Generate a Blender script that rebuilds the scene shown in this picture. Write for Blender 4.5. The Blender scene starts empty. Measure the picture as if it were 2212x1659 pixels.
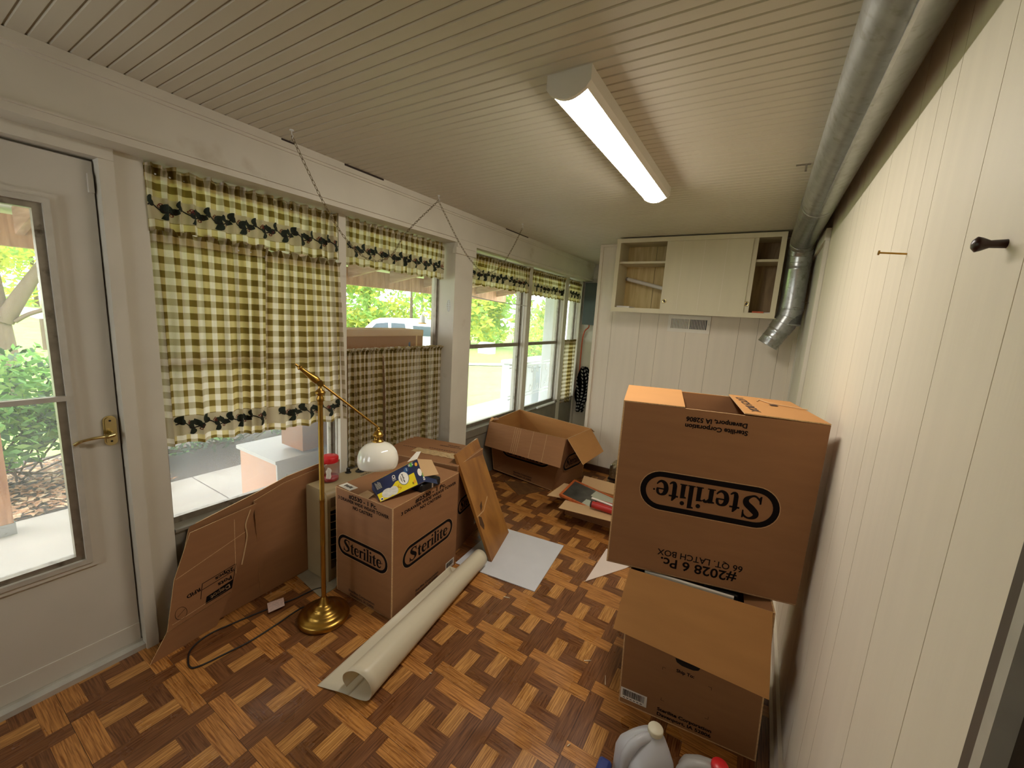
import bpy, bmesh, math, random
from mathutils import Vector, Matrix
random.seed(7)
C = bpy.context.scene.collection
V = Vector
# ------------------------------------------------------------------ camera
F_PX = 872.7056
cam_d = bpy.data.cameras.new('camera'); cam = bpy.data.objects.new('camera', cam_d); C.objects.link(cam)
bpy.context.scene.camera = cam
yaw, pit, rol = -0.542262255, -0.166296113, 0.061592876
cy_, sy_ = math.cos(yaw), math.sin(yaw); cp_, sp_ = math.cos(pit), math.sin(pit)
fw = V((sy_*cp_, cy_*cp_, sp_)); rt = V((cy_, -sy_, 0)); up = rt.cross(fw)
rr = rt*math.cos(rol) + up*math.sin(rol); uu = -rt*math.sin(rol) + up*math.cos(rol)
M = Matrix.Identity(4)
for i in range(3):
    M[i][0], M[i][1], M[i][2] = rr[i], uu[i], -fw[i]
M[0][3], M[1][3], M[2][3] = 1.0202, -1.17815, 1.54884
cam.matrix_world = M
cam_d.sensor_width = 36; cam_d.lens = F_PX/2212*36; cam_d.clip_start = 0.02; cam_d.clip_end = 400
# ------------------------------------------------------------------ sky and exposure
w = bpy.data.worlds.new('world'); bpy.context.scene.world = w; w.use_nodes = True
bg = w.node_tree.nodes['Background']; bg.inputs[0].default_value = (0.93, 0.97, 1.0, 1); bg.inputs[1].default_value = 3.9
vs = bpy.context.scene.view_settings
vs.view_transform = 'Standard'; vs.look = 'None'; vs.exposure = 0.66; vs.gamma = 1; vs.use_curve_mapping = False
FIXTURE_STRENGTH = 34.0
# ------------------------------------------------------------------ materials
def lin(c):
    return tuple(((x/255)/12.92 if x/255 <= .04045 else ((x/255+.055)/1.055)**2.4) for x in c)
def newmat(name):
    m = bpy.data.materials.new(name); m.use_nodes = True
    nt = m.node_tree; return m, nt, nt.nodes['Principled BSDF']
def N(nt, t, **k):
    n = nt.nodes.new(t)
    for a, b in k.items():
        if a.startswith('i_'):
            n.inputs[a[2:].replace('_', ' ')].default_value = b
        else: setattr(n, a, b)
    return n
def mat(name, col, rough=.6, metal=0, var=.06, scale=8, bump=0, bscale=60, stretch=(1, 1, 1), spec=.5, dirt=None, trans=0, alpha=1):
    m, nt, p = newmat(name)
    tc = N(nt, 'ShaderNodeTexCoord'); mp = N(nt, 'ShaderNodeMapping'); mp.inputs['Scale'].default_value = stretch
    nt.links.new(tc.outputs['Object'], mp.inputs[0])
    no = N(nt, 'ShaderNodeTexNoise'); no.inputs['Scale'].default_value = scale; no.inputs['Detail'].default_value = 5
    nt.links.new(mp.outputs[0], no.inputs[0])
    cr = N(nt, 'ShaderNodeValToRGB'); l = lin(col)
    cr.color_ramp.elements[0].position = .3; cr.color_ramp.elements[1].position = .7
    cr.color_ramp.elements[0].color = tuple(x*(1-var) for x in l)+(1,)
    cr.color_ramp.elements[1].color = tuple(min(1, x*(1+var)) for x in l)+(1,)
    nt.links.new(no.outputs[0], cr.inputs[0]); out = cr.outputs[0]
    if dirt:
        n2 = N(nt, 'ShaderNodeTexNoise'); n2.inputs['Scale'].default_value = dirt[1]; n2.inputs['Detail'].default_value = 6
        nt.links.new(mp.outputs[0], n2.inputs[0])
        r2 = N(nt, 'ShaderNodeValToRGB'); r2.color_ramp.elements[0].position = dirt[2]; r2.color_ramp.elements[1].position = dirt[2]+.15
        mx = N(nt, 'ShaderNodeMixRGB'); mx.inputs[2].default_value = lin(dirt[0])+(1,)
        nt.links.new(n2.outputs[0], r2.inputs[0]); nt.links.new(r2.outputs[0], mx.inputs[0]); nt.links.new(out, mx.inputs[1]); out = mx.outputs[0]
    nt.links.new(out, p.inputs['Base Color'])
    p.inputs['Roughness'].default_value = rough; p.inputs['Metallic'].default_value = metal
    p.inputs['Specular IOR Level'].default_value = spec
    if trans: p.inputs['Transmission Weight'].default_value = trans
    if alpha < 1: p.inputs['Alpha'].default_value = alpha
    if bump:
        nb = N(nt, 'ShaderNodeTexNoise'); nb.inputs['Scale'].default_value = bscale; nb.inputs['Detail'].default_value = 4
        nt.links.new(mp.outputs[0], nb.inputs[0])
        bp = N(nt, 'ShaderNodeBump'); bp.inputs['Strength'].default_value = bump; bp.inputs['Distance'].default_value = .004
        nt.links.new(nb.outputs[0], bp.inputs['Height']); nt.links.new(bp.outputs[0], p.inputs['Normal'])
    return m
def translucent(name, col, tcol, mix=.5, rough=.8):
    m, nt, p = newmat(name); p.inputs['Base Color'].default_value = lin(col)+(1,); p.inputs['Roughness'].default_value = rough
    t = N(nt, 'ShaderNodeBsdfTranslucent'); t.inputs[0].default_value = lin(tcol)+(1,)
    mx = N(nt, 'ShaderNodeMixShader'); mx.inputs[0].default_value = mix
    nt.links.new(p.outputs[0], mx.inputs[1]); nt.links.new(t.outputs[0], mx.inputs[2])
    nt.links.new(mx.outputs[0], nt.nodes['Material Output'].inputs[0]); return m
def glass(name, dust=.1, dcol=(235, 240, 240), tint=(1, 1, 1), ior=1.45):
    m, nt, p = newmat(name); nt.nodes.remove(p)
    tr = N(nt, 'ShaderNodeBsdfTransparent'); tr.inputs[0].default_value = tint+(1,)
    gl = N(nt, 'ShaderNodeBsdfGlossy'); gl.inputs['Roughness'].default_value = .02
    ge = N(nt, 'ShaderNodeNewGeometry'); dp = N(nt, 'ShaderNodeVectorMath', operation='DOT_PRODUCT'); nt.links.new(ge.outputs['Normal'], dp.inputs[0]); nt.links.new(ge.outputs['Incoming'], dp.inputs[1])
    ab = N(nt, 'ShaderNodeMath', operation='ABSOLUTE'); nt.links.new(dp.outputs['Value'], ab.inputs[0]); iv = N(nt, 'ShaderNodeMath', operation='SUBTRACT'); iv.inputs[0].default_value = 1; nt.links.new(ab.outputs[0], iv.inputs[1])
    pw = N(nt, 'ShaderNodeMath', operation='POWER'); nt.links.new(iv.outputs[0], pw.inputs[0]); pw.inputs[1].default_value = 5; fr = N(nt, 'ShaderNodeMath', operation='MULTIPLY_ADD'); nt.links.new(pw.outputs[0], fr.inputs[0]); fr.inputs[1].default_value = .9; fr.inputs[2].default_value = .04
    m1 = N(nt, 'ShaderNodeMixShader'); nt.links.new(fr.outputs[0], m1.inputs[0]); nt.links.new(tr.outputs[0], m1.inputs[1]); nt.links.new(gl.outputs[0], m1.inputs[2])
    tl = N(nt, 'ShaderNodeBsdfTranslucent'); tl.inputs[0].default_value = lin(dcol)+(1,)
    no = N(nt, 'ShaderNodeTexNoise'); no.inputs['Scale'].default_value = 3.0; no.inputs['Detail'].default_value = 8
    tc = N(nt, 'ShaderNodeTexCoord'); nt.links.new(tc.outputs['Object'], no.inputs[0])
    mr = N(nt, 'ShaderNodeMapRange'); mr.inputs[1].default_value = .3; mr.inputs[2].default_value = .7; mr.inputs[3].default_value = dust*.5; mr.inputs[4].default_value = dust*1.3
    nt.links.new(no.outputs[0], mr.inputs[0])
    m2 = N(nt, 'ShaderNodeMixShader'); nt.links.new(mr.outputs[0], m2.inputs[0]); nt.links.new(m1.outputs[0], m2.inputs[1]); nt.links.new(tl.outputs[0], m2.inputs[2])
    nt.links.new(m2.outputs[0], nt.nodes['Material Output'].inputs[0]); return m

def gingham(name, P=.026, band=None, top=None):
    """woven check from UV in metres (v up from the hem); band=(v0,v1) plain cream strip"""
    m, nt, p = newmat(name); L = nt.links.new
    uv = N(nt, 'ShaderNodeUVMap'); sx = N(nt, 'ShaderNodeSeparateXYZ'); L(uv.outputs[0], sx.inputs[0])
    def mth(op, a, b=None):
        n = N(nt, 'ShaderNodeMath', operation=op)
        for i, q in enumerate((a, b)):
            if q is None: continue
            if isinstance(q, (int, float)): n.inputs[i].default_value = q
            else: L(q, n.inputs[i])
        return n.outputs[0]
    def stripe(s): return mth('LESS_THAN', mth('FRACT', mth('DIVIDE', s, 2*P)), .5)
    a = stripe(sx.outputs[0]); b = stripe(mth('ADD', sx.outputs[1], P*.5))
    def c3(c): return lin(c)+(1,)
    m1 = N(nt, 'ShaderNodeMixRGB'); L(a, m1.inputs[0]); m1.inputs[1].default_value = c3((248, 238, 220)); m1.inputs[2].default_value = c3((216, 196, 140))
    m2 = N(nt, 'ShaderNodeMixRGB'); L(a, m2.inputs[0]); m2.inputs[1].default_value = c3((202, 188, 156)); m2.inputs[2].default_value = c3((132, 110, 54))
    m3 = N(nt, 'ShaderNodeMixRGB'); L(b, m3.inputs[0]); L(m1.outputs[0], m3.inputs[1]); L(m2.outputs[0], m3.inputs[2]); out = m3.outputs[0]
    if band:
        inb = mth('MULTIPLY', mth('GREATER_THAN', sx.outputs[1], band[0]), mth('LESS_THAN', sx.outputs[1], band[1]))
        m4 = N(nt, 'ShaderNodeMixRGB'); L(inb, m4.inputs[0]); L(out, m4.inputs[1]); m4.inputs[2].default_value = c3((206, 192, 160)); out = m4.outputs[0]
    no = N(nt, 'ShaderNodeTexNoise'); no.inputs['Scale'].default_value = 500; L(uv.outputs[0], no.inputs[0])
    hs = N(nt, 'ShaderNodeMixRGB', blend_type='MULTIPLY'); hs.inputs[0].default_value = .25; L(out, hs.inputs[1]); L(no.outputs[0], hs.inputs[2]); out = hs.outputs[0]
    L(out, p.inputs['Base Color']); p.inputs['Roughness'].default_value = .9; p.inputs['Specular IOR Level'].default_value = .1
    t = N(nt, 'ShaderNodeBsdfTranslucent'); L(out, t.inputs[0])
    mx = N(nt, 'ShaderNodeMixShader'); mx.inputs[0].default_value = .62
    if band:
        mm = N(nt, 'ShaderNodeMapRange'); L(inb, mm.inputs[0]); mm.inputs[3].default_value = .55; mm.inputs[4].default_value = .25; L(mm.outputs[0], mx.inputs[0])
    L(p.outputs[0], mx.inputs[1]); L(t.outputs[0], mx.inputs[2]); L(mx.outputs[0], nt.nodes['Material Output'].inputs[0]); return m

def woodmat(name, col, dark, scale=10, stretch=(1, 12, 1), rough=.4, usecol=False):
    m, nt, p = newmat(name); L = nt.links.new
    tc = N(nt, 'ShaderNodeTexCoord'); mp = N(nt, 'ShaderNodeMapping'); mp.inputs['Scale'].default_value = stretch
    L(tc.outputs['UV' if usecol else 'Object'], mp.inputs[0])
    no = N(nt, 'ShaderNodeTexNoise'); no.inputs['Scale'].default_value = scale; no.inputs['Detail'].default_value = 7; no.inputs['Distortion'].default_value = .6
    L(mp.outputs[0], no.inputs[0])
    cr = N(nt, 'ShaderNodeValToRGB'); e = cr.color_ramp.elements; e[0].position = .35; e[0].color = lin(dark)+(1,); e[1].position = .62; e[1].color = lin(col)+(1,)
    L(no.outputs[0], cr.inputs[0]); out = cr.outputs[0]
    if usecol:
        at = N(nt, 'ShaderNodeAttribute', attribute_name='tone')
        mx = N(nt, 'ShaderNodeMixRGB', blend_type='MULTIPLY'); mx.inputs[0].default_value = 1; L(out, mx.inputs[1]); L(at.outputs['Color'], mx.inputs[2]); out = mx.outputs[0]
        n3 = N(nt, 'ShaderNodeTexNoise'); n3.inputs['Scale'].default_value = 5; n3.inputs['Detail'].default_value = 6; L(tc.outputs['Object'], n3.inputs[0])
        mr = N(nt, 'ShaderNodeMapRange'); mr.inputs[1].default_value = .35; mr.inputs[2].default_value = .65; mr.inputs[3].default_value = rough-.1; mr.inputs[4].default_value = rough+.14
        L(n3.outputs[0], mr.inputs[0]); L(mr.outputs[0], p.inputs['Roughness'])
    else: p.inputs['Roughness'].default_value = rough
    L(out, p.inputs['Base Color']); return m

W_ = {}
W_['wall'] = mat('painted_panelling', (226, 215, 196), .5, var=.03, scale=3, stretch=(6, 6, .5), bump=.06, bscale=20)
W_['groove'] = mat('panel_groove', (150, 138, 112), .8)
W_['trim'] = mat('painted_trim', (212, 206, 190), .5, var=.04, scale=5, dirt=((176, 160, 130), 3, .62))
W_['ceil'] = mat('ceiling_paint', (200, 192, 172), .5, var=.03, scale=2)
W_['doorp'] = mat('door_paint', (206, 200, 186), .45, var=.05, scale=3, dirt=((170, 156, 132), 4, .66))
W_['alum'] = mat('aluminium', (150, 142, 128), .45, .7, var=.15, scale=30, dirt=((90, 80, 66), 18, .6))
W_['alumw'] = mat('painted_aluminium', (196, 192, 180), .4, .2, var=.08, scale=20)
W_['sill'] = mat('grey_sill', (128, 122, 108), .7, var=.1, scale=10)
W_['glass'] = glass('window_glass', .07)
W_['hazy'] = glass('hazy_window_glass', .16)
W_['screen'] = glass('screened_glass', .11, (225, 228, 230))
W_['card'] = mat('kraft_board', (148, 103, 65), .85, var=.05, scale=6, stretch=(1, 1, 6), bump=.05, bscale=90)
W_['cardin'] = mat('kraft_board_inside', (180, 128, 72), .85, var=.05, scale=5, stretch=(1, 1, 5))
W_['cardpale'] = mat('pale_board', (196, 160, 116), .85, var=.04, scale=5)
W_['edge'] = mat('board_edge', (206, 168, 120), .9, var=.2, scale=150)
W_['ink'] = mat('black_ink', (20, 14, 14), .95, var=.1, scale=20, spec=.15)
W_['ink2'] = mat('faded_ink', (66, 46, 34), .8)
W_['white'] = mat('white_label', (232, 226, 214), .6)
W_['black'] = mat('black_plastic', (18, 18, 20), .35)
W_['galv'] = mat('galvanised_steel', (176, 178, 176), .3, .9, var=.14, scale=26, bump=.12, bscale=12, dirt=((150, 150, 140), 40, .55))
W_['chrome'] = mat('steel', (190, 186, 176), .25, 1)
W_['brass'] = mat('antique_brass', (176, 138, 66), .3, 1, var=.08, scale=30)
W_['brass2'] = mat('polished_brass', (206, 190, 136), .22, 1)
W_['ironw'] = mat('white_iron', (225, 228, 226), .5)
W_['wood'] = woodmat('board_veneer', (176, 122, 58), (140, 90, 40), 5, (1.2, 1.2, .25), .4)
W_['woodd'] = woodmat('dark_wood', (84, 56, 36), (50, 34, 22), 8, (.4, 3, 3), .4)
W_['post'] = woodmat('porch_timber', (196, 150, 112), (158, 110, 76), 4, (6, 6, .6), .7)
W_['raft'] = woodmat('rafter_timber', (186, 150, 122), (150, 112, 86), 4, (.6, 6, 6), .8)
# ------------------------------------------------------------------ mesh helpers
class MB:
    def __init__(s): s.v = []; s.f = []; s.m = []; s.uv = {}; s.mats = []; s.sm = set(); s.tone = {}
    def mi(s, m):
        if isinstance(m, str): m = W_[m]
        if m not in s.mats: s.mats.append(m)
        return s.mats.index(m)
    def face(s, pts, m, uv=None, smooth=False):
        n = len(s.v); s.v += [tuple(p) for p in pts]; s.f.append(list(range(n, n+len(pts)))); s.m.append(s.mi(m))
        if uv: s.uv[len(s.f)-1] = uv
        if smooth: s.sm.add(len(s.f)-1)
    def grid(s, G, m, uv=None, smooth=True, cu=False, cv=False, flip=False):
        n = len(s.v); R = len(G); K = len(G[0]); mi = s.mi(m)
        for r in G: s.v += [tuple(p) for p in r]
        for i in range(R if cu else R-1):
            for j in range(K if cv else K-1):
                i2, j2 = (i+1) % R, (j+1) % K
                q = [(i, j), (i, j2), (i2, j2), (i2, j)]
                if flip: q.reverse()
                s.f.append([n+a*K+b for a, b in q]); s.m.append(mi)
                if uv: s.uv[len(s.f)-1] = [uv[a][b] for a, b in q]
                if smooth: s.sm.add(len(s.f)-1)
    def patch(s, a, b, c, d, th, mo, mi_, me, k=8):
        a, b, c, d = V(a), V(b), V(c), V(d); n = (b-a).cross(c-a).normalized()+(c-a).cross(d-a).normalized(); n.normalize()
        G = [[a.lerp(b, i/k).lerp(d.lerp(c, i/k), j/k) for j in range(k+1)] for i in range(k+1)]; I = [[q-n*th for q in r] for r in G]
        s.grid(G, mo, flip=True, smooth=False); s.grid(I, mi_, smooth=False)
        for r, q in ((G[0], I[0]), (I[-1], G[-1])): s.grid([r, q], me, smooth=False)
        A = [r[0] for r in G]; B = [r[0] for r in I]; s.grid([B, A], me, smooth=False); A = [r[-1] for r in G]; B = [r[-1] for r in I]; s.grid([A, B], me, smooth=False)
    def hexa(s, b, t, m):
        b = [V(x) for x in b]; t = [V(x) for x in t]
        s.face([b[3], b[2], b[1], b[0]], m); s.face(t, m)
        for i in range(4):
            j = (i+1) % 4; s.face([b[i], b[j], t[j], t[i]], m)
    def box(s, x0, x1, y0, y1, z0, z1, m):
        s.hexa([(x0, y0, z0), (x1, y0, z0), (x1, y1, z0), (x0, y1, z0)], [(x0, y0, z1), (x1, y0, z1), (x1, y1, z1), (x0, y1, z1)], m)
    def flat(s, pts, m, rev=False):
        if len(pts) != 4: s.face(pts[::-1] if rev else pts, m); return
        for tr_i in ((0, 1, 2), (0, 2, 3)):
            f = [pts[i] for i in tr_i]; s.face(f[::-1] if rev else f, m)
    def slab(s, pts, t, m, medge=None):
        """polygon (seen ccw from its outer side) thickened inwards by t"""
        pts = [V(p) for p in pts]; n = V((0, 0, 0))
        for i in range(len(pts)): n += (pts[i]-pts[0]).cross(pts[(i+1) % len(pts)]-pts[0])
        n.normalize(); q = [p-n*t for p in pts]
        s.flat(pts, m); s.flat(q, m, True)
        for i in range(len(pts)):
            j = (i+1) % len(pts); s.face([pts[i], q[i], q[j], pts[j]], medge or m)
    def slab2(s, pts, t, mo, mi_, me):
        pts = [V(p) for p in pts]; n = (pts[1]-pts[0]).cross(pts[2]-pts[0]).normalized(); q = [p-n*t for p in pts]
        s.flat(pts, mo); s.flat(q, mi_, True)
        for i in range(len(pts)):
            j = (i+1) % len(pts); s.face([pts[i], q[i], q[j], pts[j]], me)
    def prism(s, poly, fr, d, m, m2=None):
        a = [fr(x, y, d) for x, y in poly]; b = [fr(x, y, 0) for x, y in poly]
        s.face(a, m); s.face(b[::-1], m)
        for i in range(len(a)):
            j = (i+1) % len(a); s.face([b[i], b[j], a[j], a[i]], m2 or m)
    def tube(s, path, r, m, k=8, caps=True, closed=False):
        path = [V(p) for p in path]; n = len(path); G = []; ref = None
        for i, p in enumerate(path):
            if closed: d = path[(i+1) % n]-path[i-1]
            else: d = path[min(i+1, n-1)]-path[max(i-1, 0)]
            d = d.normalized() if d.length > 1e-9 else V((0, 0, 1))
            if ref is None: ref = V((0, 0, 1)) if abs(d.z) < .9 else V((1, 0, 0))
            x = (ref-d*ref.dot(d)).normalized(); ref = x; y = d.cross(x)
            ri = r[i] if isinstance(r, (list, tuple)) else r
            G.append([p+(x*math.cos(2*math.pi*j/k)+y*math.sin(2*math.pi*j/k))*ri for j in range(k)])
        s.grid(G, m, cv=True, cu=closed, flip=True)
        if caps and not closed: s.face(G[0], m); s.face(G[-1][::-1], m)
    def lathe(s, prof, fr, m, k=32, a0=0, a1=2*math.pi):
        full = abs(a1-a0-2*math.pi) < 1e-6; kk = k if full else k+1
        G = [[fr(r*math.cos(a0+(a1-a0)*j/k), r*math.sin(a0+(a1-a0)*j/k), z) for j in range(kk)] for r, z in prof]
        s.grid(G, m, cv=full, flip=False)
    def merge(s, me, T, m):
        n = len(s.v); mi = s.mi(m)
        s.v += [tuple(T(v.co.x, v.co.y)) for v in me.vertices]
        for p in me.polygons: s.f.append([n+i for i in p.vertices]); s.m.append(mi)
    def text(s, txt, T, size, m, align='CENTER', bold=0, sx=1, spacing=1):
        cu = bpy.data.curves.new('t', 'FONT'); cu.body = txt; cu.size = size; cu.align_x = align; cu.offset = bold*size; cu.fill_mode = 'FRONT'; cu.space_character = spacing; cu.resolution_u = 3
        o = bpy.data.objects.new('t', cu); me = bpy.data.meshes.new_from_object(o)
        s.merge(me, lambda x, y: T(x*sx, y), m)
        bpy.data.objects.remove(o); bpy.data.meshes.remove(me); bpy.data.curves.remove(cu)
    def build(s, name, parent=None, smooth=None):
        me = bpy.data.meshes.new(name); off = parent_world(parent)
        me.from_pydata([tuple(V(v)-off) for v in s.v], [], s.f)
        for m in s.mats: me.materials.append(m)
        me.polygons.foreach_set('material_index', s.m)
        if s.uv:
            ul = me.uv_layers.new(name='UVMap')
            for fi, uvs in s.uv.items():
                for li, q in zip(me.polygons[fi].loop_indices, uvs): ul.data[li].uv = q
        if s.tone:
            ca = me.color_attributes.new('tone', 'FLOAT_COLOR', 'CORNER')
            for fi, c in s.tone.items():
                for li in me.polygons[fi].loop_indices: ca.data[li].color = tuple(c)+(1,)
        me.polygons.foreach_set('use_smooth', [i in s.sm for i in range(len(s.f))])
        me.update()
        o = bpy.data.objects.new(name, me); C.objects.link(o)
        if parent: o.parent = parent
        return o
WL = {}
def parent_world(p):
    t = V((0, 0, 0))
    while p is not None: t += p.location; p = p.parent
    return t
def thing(name, label, cat, loc=(0, 0, 0), group=None):
    o = bpy.data.objects.new(name, None); C.objects.link(o); o.location = loc; o.empty_display_size = .05
    o['label'] = label; o['category'] = cat
    if group: o['group'] = group
    return o
def tag(o, label, cat, group=None, kind=None):
    o['label'] = label; o['category'] = cat
    if group: o['group'] = group
    if kind: o['kind'] = kind
    return o
def struct(o, label=None):
    o['kind'] = 'structure'
    if label: o['label'] = label
    return o
def frame(O, X, Y):
    O = V(O); X = V(X).normalized(); Y = V(Y); Y = (Y-X*Y.dot(X)).normalized(); Z = X.cross(Y)
    return lambda a, b, c=0: O+X*a+Y*b+Z*c
def recenter(o, P):
    """move the origin of a top-level mesh to P"""
    P = V(P)
    for v in o.data.vertices: v.co -= P
    o.location = P; return o
def one(mb, name, label, cat, group=None, base=None):
    o = mb.build(name); xs = [V(v) for v in mb.v]
    if base is None: base = ((min(p.x for p in xs)+max(p.x for p in xs))/2, (min(p.y for p in xs)+max(p.y for p in xs))/2, min(p.z for p in xs))
    recenter(o, base); return tag(o, label, cat, group)
def bez(pts, n=12):
    """catmull-rom through points"""
    P = [V(p) for p in pts]; P = [P[0]*2-P[1]]+P+[P[-1]*2-P[-2]]; out = []
    for i in range(1, len(P)-2):
        for k in range(n):
            t = k/n; a, b, c, d = P[i-1], P[i], P[i+1], P[i+2]
            out.append(.5*((2*b)+(c-a)*t+(2*a-5*b+4*c-d)*t*t+(3*b-a-3*c+d)*t**3))
    out.append(P[-2]); return out
def rbox(mb, x0, x1, y0, y1, z0, z1, r, m, fr=None, k=4):
    """box with rounded vertical edges and softened top"""
    def ring(ins, z):
        out = []
        for cx, cy, a in ((x1-r, y1-r, 0), (x0+r, y1-r, 90), (x0+r, y0+r, 180), (x1-r, y0+r, 270)):
            for i in range(k+1):
                t = math.radians(a+90*i/k); q = max(r-ins, .0001); out.append((cx+q*math.cos(t), cy+q*math.sin(t), z))
        return out
    R = [ring(0, z0), ring(0, z1-r)]+[ring(r*(1-math.cos(math.radians(90*i/k))), z1-r+r*math.sin(math.radians(90*i/k))) for i in range(1, k+1)]
    if fr: R = [[fr(*p) for p in q] for q in R]
    mb.grid(R, m, cv=True); mb.face(R[-1], m); mb.face(R[0][::-1], m)
# ---- the serif wordmark as outlines
def stroke(mb, pts, T, m):
    c = bez([(x, y, w*1.18+.008) for x, y, w in pts], 8); A = []; B = []
    for i, p in enumerate(c):
        d = (c[min(i+1, len(c)-1)]-c[max(i-1, 0)]); n = V((-d.y, d.x)).normalized()
        A.append(T(p.x+n.x*p.z/2, p.y+n.y*p.z/2)); B.append(T(p.x-n.x*p.z/2, p.y-n.y*p.z/2))
    mb.grid([A, B], m, smooth=False, flip=True)
def poly(mb, pts, T, m): mb.face([T(*p) for p in pts], m)
def glyphs(mb, T, m):
    x = 0.0
    def G(f):
        return lambda a, b: T(x+a, b)
    t = G(0)
    # S
    stroke(mb, [(.52, .58, .03), (.44, .70, .05), (.30, .745, .05), (.15, .68, .11), (.12, .56, .15), (.26, .42, .17), (.43, .28, .16), (.45, .14, .13), (.33, .03, .06), (.20, .0, .05), (.07, .10, .04), (.02, .20, .03)], t, m)
    poly(mb, [(.49, .50), (.53, .50), (.53, .76), (.49, .76), (.46, .70)], t, m); poly(mb, [(0, -.02), (.04, -.02), (.08, .04), (.05, .24), (0, .24)], t, m)
    x += .62
    def tee():
        poly(mb, [(.07, .10), (.215, .10), (.215, .64), (.17, .64), (.07, .52)], G(0), m); poly(mb, [(0, .44), (.31, .44), (.31, .50), (0, .50)], G(0), m)
        stroke(mb, [(.14, .13, .12), (.17, .03, .10), (.24, .01, .06), (.32, .07, .03)], G(0), m)
    def eee():
        stroke(mb, [(.37, .30, .07), (.34, .43, .07), (.24, .485, .05), (.12, .42, .11), (.08, .26, .13), (.13, .09, .11), (.25, .02, .07), (.34, .06, .05), (.40, .14, .03)], G(0), m)
        poly(mb, [(.08, .26), (.40, .26), (.40, .31), (.08, .31)], G(0), m)
    def ar():
        poly(mb, [(.05, .04), (.20, .04), (.20, .50), (0, .48), (0, .44), (.06, .42)], G(0), m); poly(mb, [(0, 0), (.25, 0), (.25, .04), (0, .04)], G(0), m)
        stroke(mb, [(.15, .34, .05), (.22, .44, .07), (.30, .46, .07), (.35, .40, .08)], G(0), m)
    def ai(h, dot):
        poly(mb, [(.05, .04), (.20, .04), (.20, h), (0, h-.02), (0, h-.06), (.06, h-.08)], G(0), m); poly(mb, [(0, 0), (.24, 0), (.24, .04), (0, .04)], G(0), m)
        if dot: poly(mb, [(.11+.075*math.cos(q), .66+.075*math.sin(q)) for q in [i*math.pi/6 for i in range(12)]], G(0), m)
    for g, wd in (('t', .34), ('e', .44), ('r', .38), ('i', .26), ('l', .26), ('i', .26), ('t', .34), ('e', .44)):
        {'t': tee, 'e': eee, 'r': ar, 'i': lambda: ai(.5, 1), 'l': lambda: ai(.80, 0)}[g](); x += wd
    r = .035; poly(mb, [(x+.04+r*math.cos(q), .34+r*math.sin(q)) for q in [i*math.pi/5 for i in range(10)]], T, m)
    return x
WORD_W = .62+.34+.44+.38+.26*3+.34+.44
def logo(mb, T, w, h, m='ink', ring=.035):
    """stadium ring w x h centred at T(0,0) with the wordmark inside"""
    def st(w, h):
        r = h/2; o = []
        for i in range(17): a = -math.pi/2+math.pi*i/16; o.append((w/2-r+r*math.cos(a), r*math.sin(a)))
        for i in range(17): a = math.pi/2+math.pi*i/16; o.append((-w/2+r+r*math.cos(a), r*math.sin(a)))
        return o
    rw = ring; A = st(w, h); B = st(w-2*rw, h-2*rw)
    mb.grid([[T(*p) for p in A], [T(*p) for p in B]], m, smooth=False, cv=True)
    A = st(w+.006, h+.006); B = st(w+.0025, h+.0025); mb.grid([[T(*p) for p in A], [T(*p) for p in B]], 'edge', smooth=False, cv=True)
    s = (w*.76)/WORD_W; sy = min(s*1.25, h*.60/.8)
    glyphs(mb, lambda a, b: T(a*s-w*.375, (b-.36)*sy), m)
def lift(fr, d=.0008): return lambda a, b: fr(a, b, d)
def barcode(mb, T, w, h):
    mb.face([T(0, 0, .001), T(w, 0, .001), T(w, h, .001), T(0, h, .001)], 'white'); x = w*.08; R = random.Random(3)
    while x < w*.9:
        b = w*R.choice([.01, .02, .03]); mb.face([T(x, h*.3, .0015), T(x+b, h*.3, .0015), T(x+b, h*.88, .0015), T(x, h*.88, .0015)], 'ink'); x += b+w*R.choice([.012, .02])
    for i in range(6): mb.face([T(w*(.1+.13*i), h*.10, .0015), T(w*(.18+.13*i), h*.10, .0015), T(w*(.18+.13*i), h*.17, .0015), T(w*(.1+.13*i), h*.17, .0015)], 'ink2')
# ---- cartons: corners ordered front-left, front-right, back-right, back-left
def walls(mb, b, t, th=.005, sides=(0, 1, 2, 3), bottom=True):
    b = [V(p) for p in b]; t = [V(p) for p in t]
    for i in sides:
        j = (i+1) % 4; mb.slab2([b[i], b[j], t[j], t[i]], th, 'card', 'cardin', 'edge')
    if bottom: mb.slab2([b[3], b[2], b[1], b[0]], th, 'card', 'cardin', 'edge')
# ================================================================== SETTING
ZC = 2.285; XR = 1.285; YB = 2.77; YE = 4.08; YF = -2.3; XW = -1.12
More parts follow.
